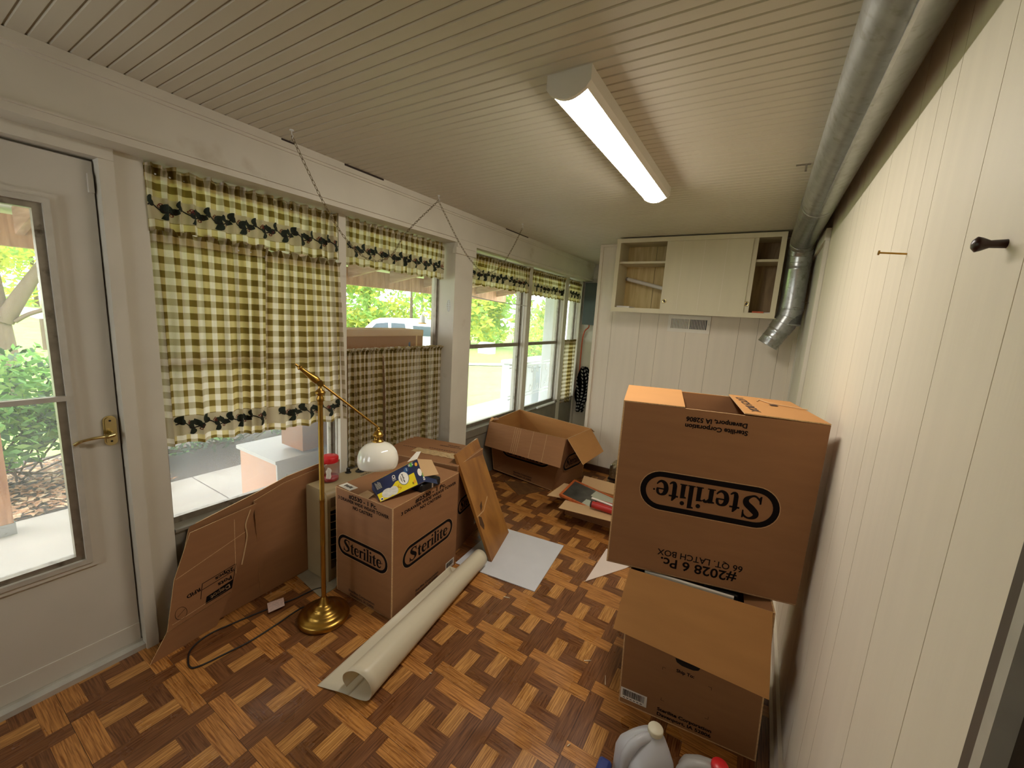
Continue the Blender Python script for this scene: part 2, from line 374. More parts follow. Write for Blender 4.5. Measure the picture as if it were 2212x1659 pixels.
# floor: printed parquet squares, each a 5 x 5 pinwheel of slats
T = .3048
W_['parq'] = woodmat('parquet_vinyl', (255, 255, 255), (172, 152, 132), 8, (1.2, 26, 1), .31, usecol=True)
W_['seam'] = mat('tile_seam', (44, 28, 18), .7)
SL = [(0, 1, 1, 5, 'D', 1), (1, 4, 5, 5, 'L', 0), (0, 0, 4, 1, 'L', 0), (4, 0, 5, 4, 'D', 1), (1, 3, 3, 4, 'D', 0), (3, 2, 4, 4, 'L', 1), (1, 1, 2, 3, 'L', 1), (2, 1, 4, 2, 'D', 0), (2, 2, 3, 3, 'D', 1)]
fl = MB(); R = random.Random(5)
fl.box(-1.15, 1.5, YF, YE, -.04, -.0004, 'seam')
for i in range(-4, 5):
    for j in range(-8, 14):
        for k, (a, b, c, d, kind, ver) in enumerate(SL):
            e = .0007
            x0, y0, x1, y1 = [q/5*T for q in (a, b, c, d)]
            x0 += e if a == 0 else .0002; y0 += e if b == 0 else .0002; x1 -= e if c == 5 else .0002; y1 -= e if d == 5 else .0002
            X0, X1, Y0, Y1 = i*T+x0, i*T+x1, j*T+y0, j*T+y1
            if X1 < -1.14 or X0 > 1.3: continue
            rs = random.Random(k*7+(i*31+j*17) % 3)
            u0, v0 = rs.random()*5, rs.random()*5
            if ver: uv = [(u0, v0), (u0, v0-(x1-x0)), (u0+(y1-y0), v0-(x1-x0)), (u0+(y1-y0), v0)]
            else: uv = [(u0, v0), (u0+x1-x0, v0), (u0+x1-x0, v0+y1-y0), (u0, v0+y1-y0)]
            fl.face([(X0, Y0, 0), (X1, Y0, 0), (X1, Y1, 0), (X0, Y1, 0)], 'parq', uv=uv)
            base = (194, 134, 70) if kind == 'L' else (130, 84, 48)
            if k in (5, 6): base = (204, 148, 82)
            g = 1+R.uniform(-.07, .07); fl.tone[len(fl.f)-1] = tuple(x*g for x in lin(base))
struct(fl.build('floor'))
# ceiling: beadboard running across the room
ce = MB(); ce.box(-1.5, 1.6, YF-.1, YE+.1, ZC+.004, ZC+.06, 'groove')
y = YF
while y < YE:
    g = .0415; ce.hexa([(-1.3, y+.003, ZC), (1.5, y+.003, ZC), (1.5, y+g-.003, ZC), (-1.3, y+g-.003, ZC)], [(-1.3, y, ZC+.005), (1.5, y, ZC+.005), (1.5, y+g, ZC+.005), (-1.3, y+g, ZC+.005)], 'ceil')
    y += .044
struct(ce.build('ceiling'))
def panel_wall(name, o, X, length, z0, z1, grooves, t=.06):
    """boards with v-grooves; o = corner, X = direction along the wall, normal = X x up"""
    mb = MB(); fr = frame(o, X, (0, 0, 1)); g = [0]+sorted(grooves)+[length]
    bx = lambda a0, a1, d0, d1, m: mb.hexa([fr(a0, z0, d0), fr(a1, z0, d0), fr(a1, z0, d1), fr(a0, z0, d1)], [fr(a0, z1, d0), fr(a1, z1, d0), fr(a1, z1, d1), fr(a0, z1, d1)], m)
    bx(0, length, -t, -.003, 'groove')
    for a, b in zip(g[:-1], g[1:]): bx(a+.0012, b-.0012, -.004, 0, 'wall')
    return struct(mb.build(name))
gx = [-.255, .019, .185, .433, .627, .847, .985, 1.15]
panel_wall('wall_back', (-.43, YB, 0), (1, 0, 0), XR+.43+.03, .0, ZC, [g+.43 for g in gx])
# right wall, seen from -x: X runs towards -y
ys = [2.55, 2.3, 2.1, 1.9, 1.75, 1.45, 1.16, 1.02, .86, .56, .32, .155, .045, -.19, -.40, -.62, -.9, -1.05, -1.3, -1.6, -1.9]
panel_wall('wall_right', (XR, YB+.03, 0), (0, -1, 0), YB+.03-YF, 0, ZC, [YB+.03-q for q in ys])
mb = MB(); mb.box(-1.3, -.95, YF-.1, YF, 0, ZC, 'wall'); mb.box(-.30, XR+.1, YF-.1, YF, 0, ZC, 'wall'); mb.box(-.95, -.30, YF-.1, YF, 0, 1.0, 'wall'); mb.box(-.95, -.30, YF-.1, YF, 1.95, ZC, 'wall'); struct(mb.build('wall_front'))
mb = MB()
for a, b in ((-.95, -.92), (-.33, -.30)): mb.box(a, b, YF-.08, YF-.04, 1.0, 1.95, 'alumw')
for a, b in ((1.0, 1.03), (1.46, 1.49), (1.92, 1.95)): mb.box(-.92, -.33, YF-.08, YF-.04, a, b, 'alumw')
w6 = struct(mb.build('window_6')); g = MB(); g.box(-.92, -.33, YF-.063, YF-.060, 1.03, 1.92, 'glass'); g.build('pane', w6)  # unseen window added behind the camera so daylight brightens the door side
mb = MB(); mb.box(-.43+.001, -.37, YB+.06, YE, 0, ZC, 'wall'); struct(mb.build('wall_partition'))
# clapboard end wall beyond the partition
mb = MB(); z = 0
while z < ZC:
    h = .105; mb.hexa([(-1.3, YE-.016, z), (-.36, YE-.016, z), (-.36, YE+.05, z), (-1.3, YE+.05, z)], [(-1.3, YE-.004, z+h), (-.36, YE-.004, z+h), (-.36, YE+.05, z+h), (-1.3, YE+.05, z+h)], 'trim'); z += h
struct(mb.build('wall_end'))
# left wall: low wall, posts, mullions, sill, column
ZS, ZH, ZR = .505, 2.062, 1.255
mb = MB()
mb.box(-1.26, XW, -.505, YE, 0, ZS-.01, 'sill')
mb.box(-1.26, XW, YF, -1.50, 0, ZH, 'trim')
mb.box(-1.26, -1.3+.05, YF, YE, ZH, ZC, 'trim')
struct(mb.build('wall_left'))
tr = [0]
def trim(*boxes, m='trim'):
    tr[0] += 1; mb = MB()
    for b in boxes: mb.box(*b, m)
    return struct(mb.build('trim_%d' % tr[0]))
trim((-1.25, -.985, YF, YE, ZH, ZC), (-.985, -.975, YF, YE, 2.087, 2.093), (-.985, -.966, YF, YE, ZC-.034, ZC), (-.985, -.975, YF, YE, ZC-.045, ZC-.034))   # header beam
trim((-1.25, -1.112, -.600, -.508, 0, ZH))                                   # post right of the door
trim((-1.17, -1.098, -.642, -.600, 0, 2.045), (-1.17, -1.098, -1.56, -1.515, 0, 2.045), (-1.17, -1.094, -1.56, -.600, 2.02, 2.062))       # door casing
trim((-1.25, -1.112, .345, .393, ZS, ZH)); trim((-1.25, -1.112, 2.568, 2.652, ZS, ZH)); trim((-1.25, -1.112, 3.50, 3.60, ZS, ZH)); trim((-1.25, -1.10, 4.0, YE, 0, ZH))
for nm in ((-1.12, 2.568, 2.652), (-1.12, 3.50, 3.60)): trim((-1.2, nm[0]+.001, nm[1], nm[2], 0, ZS))
# column
mb = MB(); mb.hexa([(-1.25, 1.272, 0), (-1.0, 1.25, 0), (-1.0, 1.468, 0), (-1.25, 1.53, 0)], [(-1.25, 1.272, ZH), (-1.0, 1.25, ZH), (-1.0, 1.468, ZH), (-1.25, 1.53, ZH)], 'trim')
mb.box(-1.01, -.978, 1.245, 1.475, 2.03, 2.09, 'trim'); mb.box(-1.02, -.985, 1.238, 1.485, 1.985, 2.03, 'trim'); struct(mb.build('column'))
trim((-1.25, -1.187, -.70, -.601, 0, 2.06), (-1.25, -1.187, -1.56, -.70, 1.96, 2.06), (-1.25, -1.187, -1.56, -1.46, 0, 1.96))
# sills under each window
trim((-1.27, -1.105, -.505, .345, ZS-.012, ZS), (-1.27, -1.105, .393, 1.262, ZS-.012, ZS), (-1.27, -1.105, 1.50, 2.568, ZS-.012, ZS), (-1.27, -1.105, 2.652, 3.50, ZS-.012, ZS), (-1.27, -1.105, 3.6, 4.0, ZS-.012, ZS), (-1.12, -1.108, 1.48, 2.568, ZS-.07, ZS-.012), m='sill')
# windows
def window(n, y0, y1, gtop, gbot):
    mb = MB(); a, b = -1.205, -1.178; s = .022
    mb.box(a, b, y0, y0+s, ZS, ZH, 'alum'); mb.box(a, b, y1-s, y1, ZS, ZH, 'alum')
    mb.box(a, b, y0+s, y1-s, ZS, ZS+.03, 'alum'); mb.box(a, b, y0+s, y1-s, ZH-.03, ZH, 'alum')
    mb.box(b, b+.012, y1-.010, y1, ZS, ZH, 'alum'); mb.box(b, b+.035, y1-.004, y1, ZS, ZH, 'alumw')
    o = struct(mb.build('window_%d' % n))
    r = MB(); r.box(a-.002, b+.006, y0+s, y1-s, ZR-.016, ZR+.018, 'alum'); r.build('meeting_rail', o)
    g = MB(); g.box(a+.011, a+.014, y0+s, y1-s, ZR+.018, ZH-.03, gtop); g.build('upper_pane', o)
    g = MB(); g.box(a+.011, a+.014, y0+s, y1-s, ZS+.03, ZR-.016, gbot); g.build('lower_pane', o)
window(1, -.508, .345, 'glass', 'screen'); window(2, .393, 1.27, 'glass', 'glass'); window(3, 1.53, 2.568, 'glass', 'hazy')
window(4, 2.652, 3.50, 'hazy', 'hazy'); window(5, 3.60, 4.0, 'hazy', 'hazy')
# glazed door on the left
D0, D1, GX0, GX1, GZ0, GZ1 = -1.51, -.648, -1.38, -.785, .495, 1.832
mb = MB(); xa, xb = -1.185, -1.148
mb.box(xa, xb, D0, GX0, .035, 2.01, 'doorp'); mb.box(xa, xb, GX1, D1, .035, 2.01, 'doorp'); mb.box(xa, xb, GX0, GX1, .035, GZ0, 'doorp'); mb.box(xa, xb, GX0, GX1, GZ1, 2.01, 'doorp')
mb.box(xb, xb+.004, D0, D1, .035, .115, 'doorp')
dr = struct(mb.build('door_1'))
f = MB()
def rectframe(f, x0, x1, y0, y1, z0, z1, w, m):
    f.box(x0, x1, y0-w, y0, z0-w, z1+w, m); f.box(x0, x1, y1, y1+w, z0-w, z1+w, m); f.box(x0, x1, y0, y1, z0-w, z0, m); f.box(x0, x1, y0, y1, z1, z1+w, m)
rectframe(f, xb, xb+.010, GX0, GX1, GZ0, GZ1, .036, 'doorp'); rectframe(f, xb+.010, xb+.016, GX0, GX1, GZ0, GZ1, .018, 'alumw'); f.build('glass_frame', dr)
f = MB(); rectframe(f, xa+.006, xb+.002, GX0+.024, GX1-.024, GZ0+.02, GZ1-.02, .024, 'alum'); f.build('sash', dr)
f = MB(); f.box(xb-.004, xb+.020, GX0-.006, GX1+.008, 1.140, 1.158, 'alumw'); f.build('crossbar', dr)
g = MB(); g.box(xa+.012, xa+.015, GX0, GX1, GZ0, 1.14, 'glass'); g.box(xa+.020, xa+.023, GX0, GX1, 1.158, GZ1, 'glass'); g.build('pane', dr)
fr = frame((xb+.001, -.675, 1.0), (0, 1, 0), (0, 0, 1))
h = MB()
def plate(w, hh): 
    r = w/2; return [(r*math.cos(a), hh/2-r+r*math.sin(a)) for a in [math.pi*i/12 for i in range(13)]]+[(r*math.cos(a), -hh/2+r+r*math.sin(a)) for a in [math.pi+math.pi*i/12 for i in range(13)]]
h.prism(plate(.040, .122), fr, .006, 'brass2'); h.prism(plate(.030, .112), lambda a, b, c=0: fr(a, b, c+.006), .005, 'brass2')
for zz in (.042, -.042): h.prism([(.004*math.cos(a), zz+.004*math.sin(a)) for a in [i*math.pi/4 for i in range(8)]], lambda a, b, c=0: fr(a, b, c+.0112), .0006, 'black')
hp = h.build('handle_plate', dr)
h = MB(); h.tube([fr(0, -.01, .011), fr(0, -.01, .035), fr(0, -.01, .046)], [.011, .008, .011], 'brass2', 12)
h.tube(bez([fr(.002, -.01, .04), fr(-.02, -.012, .046), fr(-.045, -.010, .047), fr(-.072, -.012, .046), fr(-.096, -.017, .044), fr(-.110, -.026, .04)], 5), [.0085]*6+[.006]*8+[.0055]*6+[.0065]*5+[.007], 'brass2', 10); h.build('lever', hp)
f = MB(); f.box(xb, xb+.014, -.665, -.650, 1.90, 1.965, 'doorp'); f.build('latch', dr)
trim((-1.2, -1.112, D0, -.642, 0, .022), (-1.2, -1.145, D0, -.642, .022, .034), m='alumw')      # threshold
# far door on the right wall
mb = MB(); mb.box(XR-.012, XR-.002, 1.98, YB-.05, 0, 2.10, 'doorp'); mb.box(XR-.016, XR-.012, 1.98, YB-.05, .0, .12, 'doorp'); d2 = struct(mb.build('door_2'))
trim((XR-.022, XR-.001, 1.91, 1.98, 0, 2.17), (XR-.028, XR-.001, 1.905, YB, 2.102, 2.172), (XR-.022, XR-.001, YB-.05, YB, 0, 2.10))
trim((XR-.05, XR-.02, YB-.03, YB, 0, 1.50), m='wall')
# dark door frame beside the camera
W_['dkframe'] = mat('dark_frame_paint', (92, 84, 76), .45); W_['dkdoor'] = mat('dark_door', (46, 34, 26), .5, var=.15)
mb = MB(); mb.box(XR-.018, XR-.001, -.640, -.596, 0, 2.0, 'dkframe'); mb.box(XR-.030, XR-.001, -.656, -.640, 0, 2.0, 'alumw'); mb.box(XR-.018, XR-.001, -1.5, -.656, 1.94, 2.0, 'dkframe')
mb.box(XR-.014, XR-.001, -1.45, -.656, 0, 1.94, 'dkdoor'); struct(mb.build('door_3'))
# baseboards
mb = MB(); mb.box(-.43, XR-.03, YB-.014, YB-.0005, 0, .062, 'woodd'); struct(mb.build('baseboard_back'))
mb = MB(); mb.box(XR-.014, XR-.0005, -.59, 1.90, 0, .095, 'wall'); mb.box(XR-.026, XR-.014, -.59, 1.90, 0, .018, 'wall'); struct(mb.build('baseboard_right'))
trim((-.436, -.405, YB-.012, YB, .0, ZC), m='wall')
trim((-.405, XR, YB-.012, YB, ZC-.02, ZC), m='wall')
trim((-.9668, -.9655, .28, .54, 2.275, 2.2849), (-.9668, -.9655, -.05, .01, 2.277, 2.2849), (-.9668, -.9655, 1.86, 2.25, 2.277, 2.2849), m='seam')
# ================================================================== FIXED THINGS
PI = math.pi
# wraparound ceiling light
cl = thing('ceiling_light', 'long white wraparound light, lit, on the beadboard ceiling', 'ceiling light', (.42, .625, ZC))
m, nt, p = newmat('lit_diffuser'); p.inputs['Emission Color'].default_value = (1, .935, .84, 1); p.inputs['Emission Strength'].default_value = FIXTURE_STRENGTH; p.inputs['Base Color'].default_value = (.9, .9, .85, 1)
W_['lit'] = m; W_['fix'] = mat('fixture_enamel', (222, 216, 204), .4, var=.02)
x0, x1, y0, y1 = .350, .492, .035, 1.225
mb = MB(); mb.box(x0+.004, x1-.004, y0+.012, y1-.012, ZC-.012, ZC, 'fix')
for xa_, s in ((x0, 1), (x1, -1)):
    mb.hexa([(xa_, y0+.01, ZC-.040), (xa_+s*.004, y0+.01, ZC-.040), (xa_+s*.004, y1-.01, ZC-.040), (xa_, y1-.01, ZC-.040)][::s], [(xa_, y0+.01, ZC), (xa_+s*.004, y0+.01, ZC), (xa_+s*.004, y1-.01, ZC), (xa_, y1-.01, ZC)][::s], 'fix')
    mb.hexa([(xa_+s*.014, y0+.01, ZC-.056), (xa_+s*.018, y0+.01, ZC-.054), (xa_+s*.018, y1-.01, ZC-.054), (xa_+s*.014, y1-.01, ZC-.056)][::s], [(xa_, y0+.01, ZC-.040), (xa_+s*.004, y0+.01, ZC-.040), (xa_+s*.004, y1-.01, ZC-.040), (xa_, y1-.01, ZC-.040)][::s], 'fix')
mb.build('housing', cl)
def arc(n=10, a=x0+.014, b=x1-.014, zt=ZC-.055, d=.022):
    return [(a+(b-a)*i/n, zt-d*math.sin(PI*i/n)**.8) for i in range(n+1)]
A = arc(); mb = MB(); mb.grid([[(x, y0+.012, z) for x, z in A], [(x, y1-.012, z) for x, z in A]], 'lit', flip=True); mb.build('diffuser', cl)
for yy, s in ((y0, 0), (y1-.014, 1)):
    mb = MB(); P = [(x0-.002, ZC), (x0-.002, ZC-.042), (x0+.012, ZC-.058)]+[(x, z-.002) for x, z in A[1:-1]]+[(x1-.012, ZC-.058), (x1+.002, ZC-.042), (x1+.002, ZC)]
    mb.prism(P, frame((0, yy+.014, 0), (1, 0, 0), (0, 0, 1)), .014, 'fix'); mb.build('end_cap', cl)
# duct run
dx, dz, dr_ = 1.176, ZC-.077, .0755
du = thing('metal_duct', 'round galvanised duct along the ceiling, turning down beside the cabinet', 'duct', (dx, 1.0, dz-dr_))
ypl = 2.50
def cylseg(a, b, r, m='galv', k=40, beads=(), r2=None):
    mb = MB(); a = V(a); b = V(b); d = (b-a); L = d.length; Z = d.normalized(); X = V((0, 0, 1)) if abs(Z.z) < .9 else V((1, 0, 0))
    X = (X-Z*Z.dot(X)).normalized(); Y = Z.cross(X); fr = lambda x, y, z: a+X*x+Y*y+Z*z
    pr = [(r, 0)]
    for t in beads: pr += [(r, t-.006), (r+.003, t), (r, t+.006)]
    pr += [(r2 or r, L)]; mb.lathe(pr, fr, m, k); mb.lathe([(r-.002, 0), ((r2 or r)-.002, L)], fr, m, k); return mb
for i, (a, b) in enumerate(((YF+.05, -.35), (-.35, 1.42), (1.42, 2.36))):
    mb = cylseg((dx, a, dz), (dx, b+.012, dz), dr_+(.0 if i % 2 else .0012), beads=(.02,) if i else ())
    if i: mb.box(dx-.004, dx+.004, a+.05, b-.04, dz-dr_-.004, dz-dr_+.002, 'galv')
    mb.build('pipe', du)
# elbow made of gores
def gore(path, r, name='elbow', m='galv'):
    mb = MB(); P = [V(p) for p in path]; G = []; ref = V((1, 0, 0))
    for i, p in enumerate(P):
        d = (P[min(i+1, len(P)-1)]-P[max(i-1, 0)]).normalized(); x = (ref-d*ref.dot(d)).normalized(); y = d.cross(x)
        G.append([p+(x*math.cos(2*PI*j/36)+y*math.sin(2*PI*j/36))*(r/ (1 if i in (0, len(P)-1) else .985)) for j in range(36)])
    for g0, g1 in zip(G[:-1], G[1:]): mb.grid([g0, g1], m, cv=True, flip=True)
    for k, g in enumerate(G[1:-1]): mb.tube(g, .0022, m, 5, closed=True)
    return mb.build(name, du)
E1 = [(dx, 2.36, dz)]+[(dx, 2.36+.14*math.sin(a), dz-.14*(1-math.cos(a))) for a in (.35, .78, 1.22)]+[(dx, ypl, dz-.15), (dx, ypl, dz-.18)]
gore(E1, dr_+.001)
cylseg((dx, ypl, dz-.17), (dx, ypl, 1.735), dr_, beads=(.03, .43)).build('pipe', du)
E2 = [(dx, ypl, 1.775), (dx, ypl, 1.72), (dx-.008, ypl, 1.665), (dx-.028, ypl, 1.615), (dx-.052, ypl, 1.565)]
gore(E2, dr_+.0025)
cylseg((dx-.047, ypl, 1.575), (dx-.112, ypl-.005, 1.450), dr_-.003, beads=(.03, .085)).build('collar', du)
mb = MB(); mb.box(1.045, 1.10, 1.10, 1.112, ZC-.003, ZC, 'alum'); mb.box(1.08, 1.088, 1.102, 1.110, ZC-.03, ZC, 'alum'); mb.build('hanger_strap', du)
mb = MB(); mb.tube([(XR-.02, ypl-.07, 1.72), (XR-.09, ypl-.082, 1.735), (dx-.07, ypl-.05, 1.728)], .0018, 'alum', 5); mb.tube([(XR-.012, ypl-.07, 1.77), (XR-.05, ypl-.08, 1.775)], .0018, 'alum', 5); mb.build('wire', du)
# wall cabinet with sliding doors
W_['cab'] = mat('cabinet_paint', (212, 202, 170), .5, var=.03, scale=3, stretch=(5, 5, .6))
W_['cabin'] = woodmat('cabinet_back', (222, 200, 140), (196, 170, 108), 3, (9, 9, .8), .6)
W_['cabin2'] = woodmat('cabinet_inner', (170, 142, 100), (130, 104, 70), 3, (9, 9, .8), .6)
CX0, CX1, CY0, CY1, CZ0, CZ1 = -.168, 1.075, 2.45, YB-.014, 1.655, 2.268
cb = thing('wall_cabinet', 'cream wall cabinet with sliding doors part open, hung on the end wall', 'cabinet', ((CX0+CX1)/2, CY1, CZ0))
mb = MB(); t = .018
mb.box(CX0, CX0+t, CY0+.015, CY1, CZ0, CZ1, 'cab'); mb.box(CX1-t, CX1, CY0+.015, CY1, CZ0, CZ1, 'cab'); mb.box(CX0+t, CX1-t, CY0+.015, CY1, CZ0, CZ0+t, 'cab'); mb.box(CX0+t, CX1-t, CY0+.015, CY1, CZ1-t, CZ1, 'cab')
mb.build('carcass', cb)
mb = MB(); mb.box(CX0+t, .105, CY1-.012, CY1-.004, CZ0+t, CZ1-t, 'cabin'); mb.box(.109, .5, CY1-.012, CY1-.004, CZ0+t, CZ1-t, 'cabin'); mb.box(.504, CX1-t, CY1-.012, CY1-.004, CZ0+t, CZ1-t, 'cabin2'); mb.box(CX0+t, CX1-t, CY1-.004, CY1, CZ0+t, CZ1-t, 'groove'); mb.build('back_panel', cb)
mb = MB(); fw_ = .034
mb.box(CX0-.006, CX1+.006, CY0, CY0+.015, CZ0-.004, CZ0+fw_-.004, 'cab'); mb.box(CX0-.006, CX1+.006, CY0, CY0+.015, CZ1-fw_+.004, CZ1+.004, 'cab'); mb.box(CX0-.006, CX0+fw_-.006, CY0, CY0+.015, CZ0+fw_-.004, CZ1-fw_+.004, 'cab'); mb.box(CX1-fw_+.006, CX1+.006, CY0, CY0+.015, CZ0+fw_-.004, CZ1-fw_+.004, 'cab')
mb.box(CX0-.02, CX1+.016, CY0-.004, CY0+.03, CZ0-.008, CZ0-.004, 'cab'); mb.build('face_frame', cb)
mb = MB(); mb.box(CX0+t, CX1-t, CY0+.05, CY1-.012, 2.068, 2.086, 'cab'); mb.build('shelf', cb)
W_['recess'] = mat('finger_pull_recess', (60, 50, 36), .5)
def sliding(xa_, xb_, yy, kx, kz=1.752):
    mb = MB(); mb.box(xa_, xb_, yy, yy+.006, CZ0+.026, CZ1-.028, 'cab'); xg = xa_+.13
    while xg < xb_-.05: mb.box(xg, xg+.002, yy-.0004, yy, CZ0+.03, CZ1-.03, 'wall'); xg += .16
    o = mb.build('sliding_door', cb)
    mb = MB(); fr = frame((kx, yy, kz), (1, 0, 0), (0, 0, 1)); mb.lathe([(.017, 0), (.0175, .003), (.014, .004), (.009, .0015)], fr, 'brass2', 24); mb.lathe([(.0092, .0016), (.0001, .0017)], fr, 'recess', 24); mb.build('finger_pull', o)
sliding(.247, .872, CY0+.018, .277); sliding(.42, .905, CY0+.028, .885)
# things inside the cabinet
W_['tube'] = mat('frosted_tube', (214, 208, 196), .4, var=.02); W_['orange'] = mat('orange_packet', (190, 84, 40), .6, var=.25, scale=40)
mb = MB(); a, b = V((-.125, 2.67, 1.955)), V((.62, 2.56, 1.77)); mb.tube([a+(b-a)*.012, b], .0165, 'tube', 16); mb.tube([a, a+(b-a)*.02], .0168, 'alum', 16)
for s in (-.006, .006): mb.tube([a+V((0, 0, s)), a-(b-a)*.012+V((0, 0, s))], .0012, 'alum', 5)
one(mb, 'fluorescent_tube', 'white fluorescent tube standing askew inside the wall cabinet', 'light tube')
mb = MB(); mb.slab([(-.14, 2.50, CZ0+.046), (-.02, 2.48, CZ0+.043), (.0, 2.60, CZ0+.043), (-.12, 2.62, CZ0+.046)], .026, 'white'); one(mb, 'small_box', 'flat white box lying in the lower left of the wall cabinet', 'box')
mb = MB(); mb.box(.93, 1.005, 2.50, 2.56, CZ0+t, CZ0+t+.026, 'orange'); one(mb, 'orange_packet', 'orange packet on the cabinet floor behind the right-hand opening', 'packet')
mb = MB(); mb.slab([(1.008, 2.52, CZ0+t+.02), (1.05, 2.50, CZ0+t+.022), (1.052, 2.6, CZ0+t+.022), (1.01, 2.62, CZ0+t+.02)], .02, 'fix'); one(mb, 'paper_packet', 'grey paper packet beside the orange packet in the cabinet', 'packet')
# wall register
rg = thing('wall_register', 'white louvred air register on the panelled wall below the cabinet', 'air vent', (.45, YB, 1.5))
fr = frame((.273, YB, 1.500), (1, 0, 0), (0, 0, 1)); mb = MB(); Wd, Hd = .352, .146
for q in ((0, Wd, 0, .03), (0, Wd, Hd-.03, Hd), (0, .028, .03, Hd-.03), (Wd-.028, Wd, .03, Hd-.03), (Wd/2-.006, Wd/2+.006, .03, Hd-.03)):
    mb.hexa([fr(q[0], q[2], 0), fr(q[1], q[2], 0), fr(q[1], q[3], 0), fr(q[0], q[3], 0)], [fr(q[0], q[2], .007), fr(q[1], q[2], .007), fr(q[1], q[3], .007), fr(q[0], q[3], .007)], 'white')
mb.face([fr(.02, .02, .0012), fr(Wd-.02, .02, .0012), fr(Wd-.02, Hd-.02, .0012), fr(.02, Hd-.02, .0012)], 'black')
mb.build('face_plate', rg)
for h_ in (0, 1):
    for k in range(11):
        xx = (.031 if h_ == 0 else Wd/2+.009)+k*.0125; mb = MB(); dd = .006 if h_ == 0 else -.001
        mb.hexa([fr(xx, .03, .002), fr(xx+.004, .03, .002), fr(xx+.004+dd, .03, .006), fr(xx+dd, .03, .006)], [fr(xx, Hd-.03, .002), fr(xx+.004, Hd-.03, .002), fr(xx+.004+dd, Hd-.03, .006), fr(xx+dd, Hd-.03, .006)], 'white'); mb.build('louvre', rg)
mb = MB(); mb.tube([fr(Wd-.018, Hd/2+.006, .006), fr(Wd-.006, Hd/2+.004, .016)], .003, 'white', 8); mb.build('lever', rg)
# nail, peg, small marks on the right wall
mb = MB(); a = V((XR, .151, 1.750)); mb.tube([a, a+V((-.050, -.0, .004))], .0022, 'brass', 8); mb.tube([a+V((-.050, 0, .004)), a+V((-.053, 0, .0042))], .0055, 'brass', 12); one(mb, 'nail', 'bent brown nail sticking out of the panelled wall', 'nail', base=a)
W_['peg'] = mat('dark_peg', (52, 26, 20), .35)
mb = MB(); a = V((XR, -.344, 1.686)); fr = frame(a, (0, -1, 0), (0, 0, 1)); mb.lathe([(.0001, 0), (.006, 0), (.0052, .016), (.009, .024), (.0105, .029), (.006, .033), (.0001, .034)], fr, 'peg', 16); one(mb, 'wall_peg', 'small dark round peg screwed to the panelled wall', 'peg', base=a)
# door bumper, metal ornament on the column
mb = MB(); fr = frame((-1.055, 1.2555, 1.598), (1, 0, 0), (0, 0, 1))
for s in (1, -1):
    for k, (r, dz_) in enumerate(((.012, .008), (.009, .024), (.006, .036))):
        for sx in (1, -1): mb.tube([fr(sx*r*.9+r*.8*math.cos(a), s*dz_+r*math.sin(a), .003) for a in [i*PI/5 for i in range(10)]], .0016, 'ironw', 5, closed=True)
mb.tube([fr(0, -.045, .003), fr(0, .045, .003)], .002, 'ironw', 5)
one(mb, 'filigree_hook_plate', 'small white filigree ornament on the shaded side of the column', 'ornament', base=(-1.055, 1.2555, 1.55))
# chains swagged between ceiling hooks
def chain(P, n, name='link', r=.0014, L=.028):
    P = bez(P, 14); D = [0]
    for a, b in zip(P[:-1], P[1:]): D.append(D[-1]+(b-a).length)
    tot = D[-1]; cnt = int(tot/(L*.78)); mb = MB()
    def at(s):
        for i in range(len(D)-1):
            if D[i+1] >= s: return P[i]+(P[i+1]-P[i])*((s-D[i])/max(1e-9, D[i+1]-D[i]))
        return P[-1]
    for k in range(cnt):
        s = (k+.5)*tot/cnt; c = at(s); d = (at(min(tot, s+.004))-at(max(0, s-.004))).normalized()
        x = d.cross(V((0, 0, 1))); x = x.normalized() if x.length > .1 else V((1, 0, 0)); y = d.cross(x)
        q = x if k % 2 else y
        mb.tube([c+d*(L/2*math.cos(a))*1.0+q*(.0052*math.sin(a)) for a in [i*PI/5 for i in range(10)]], r, 'chainm', 5, closed=True)
    return mb
W_['chainm'] = mat('chain_metal', (126, 112, 84), .4, .8)
def hook(mb, p):
    p = V(p); mb.tube([p, p+V((0, 0, -.004))], .009, 'ironw', 12); mb.tube(bez([p+V((0, 0, -.003)), p+V((0, 0, -.018)), p+V((.008, 0, -.026)), p+V((.002, 0, -.034)), p+V((-.006, 0, -.028))], 5), .0018, 'ironw', 6)
h1, h2, h3 = V((-.833, -.079, ZC)), V((-.872, .907, ZC)), V((-.741, 1.757, ZC))
c1 = thing('chain', 'thin swag chain hanging across the first two windows from ceiling hooks', 'chain', h1, 'swag chains along the windows')
chain([h1-V((0, 0, .028)), (-.84, .074, 2.022), (-.845, .20, 1.88), (-.85, .352, 1.802), (-.855, .50, 1.85), (-.86, .628, 2.007), h2-V((0, 0, .030))], 0).build('links', c1)
mb = MB(); hook(mb, h1); mb.build('hook', c1)
c2 = thing('chain', 'thin swag chain hanging past the column, farther from the door', 'chain', h2, 'swag chains along the windows')
chain([h2-V((0, 0, .036)), (-.85, 1.10, 2.03), (-.84, 1.24, 1.92), (-.83, 1.40, 1.855), (-.80, 1.56, 1.93), (-.77, 1.66, 2.07), h3-V((0, 0, .034))], 0).build('links', c2)
for h in (h2, h3): mb = MB(); hook(mb, h); mb.build('hook', c2)
# rod across the third window
mb = MB(); mb.tube(bez([(-1.118, 1.53, 1.70), (-1.116, 2.0, 1.672), (-1.118, 2.57, 1.662)], 8), .0035, 'ironw', 8); mb.tube([(-1.118, 2.56, 1.662), (-1.118, 2.59, 1.662)], .006, 'ironw', 8); one(mb, 'sagging_rod', 'thin sagging white rod across the window beyond the column', 'rod')
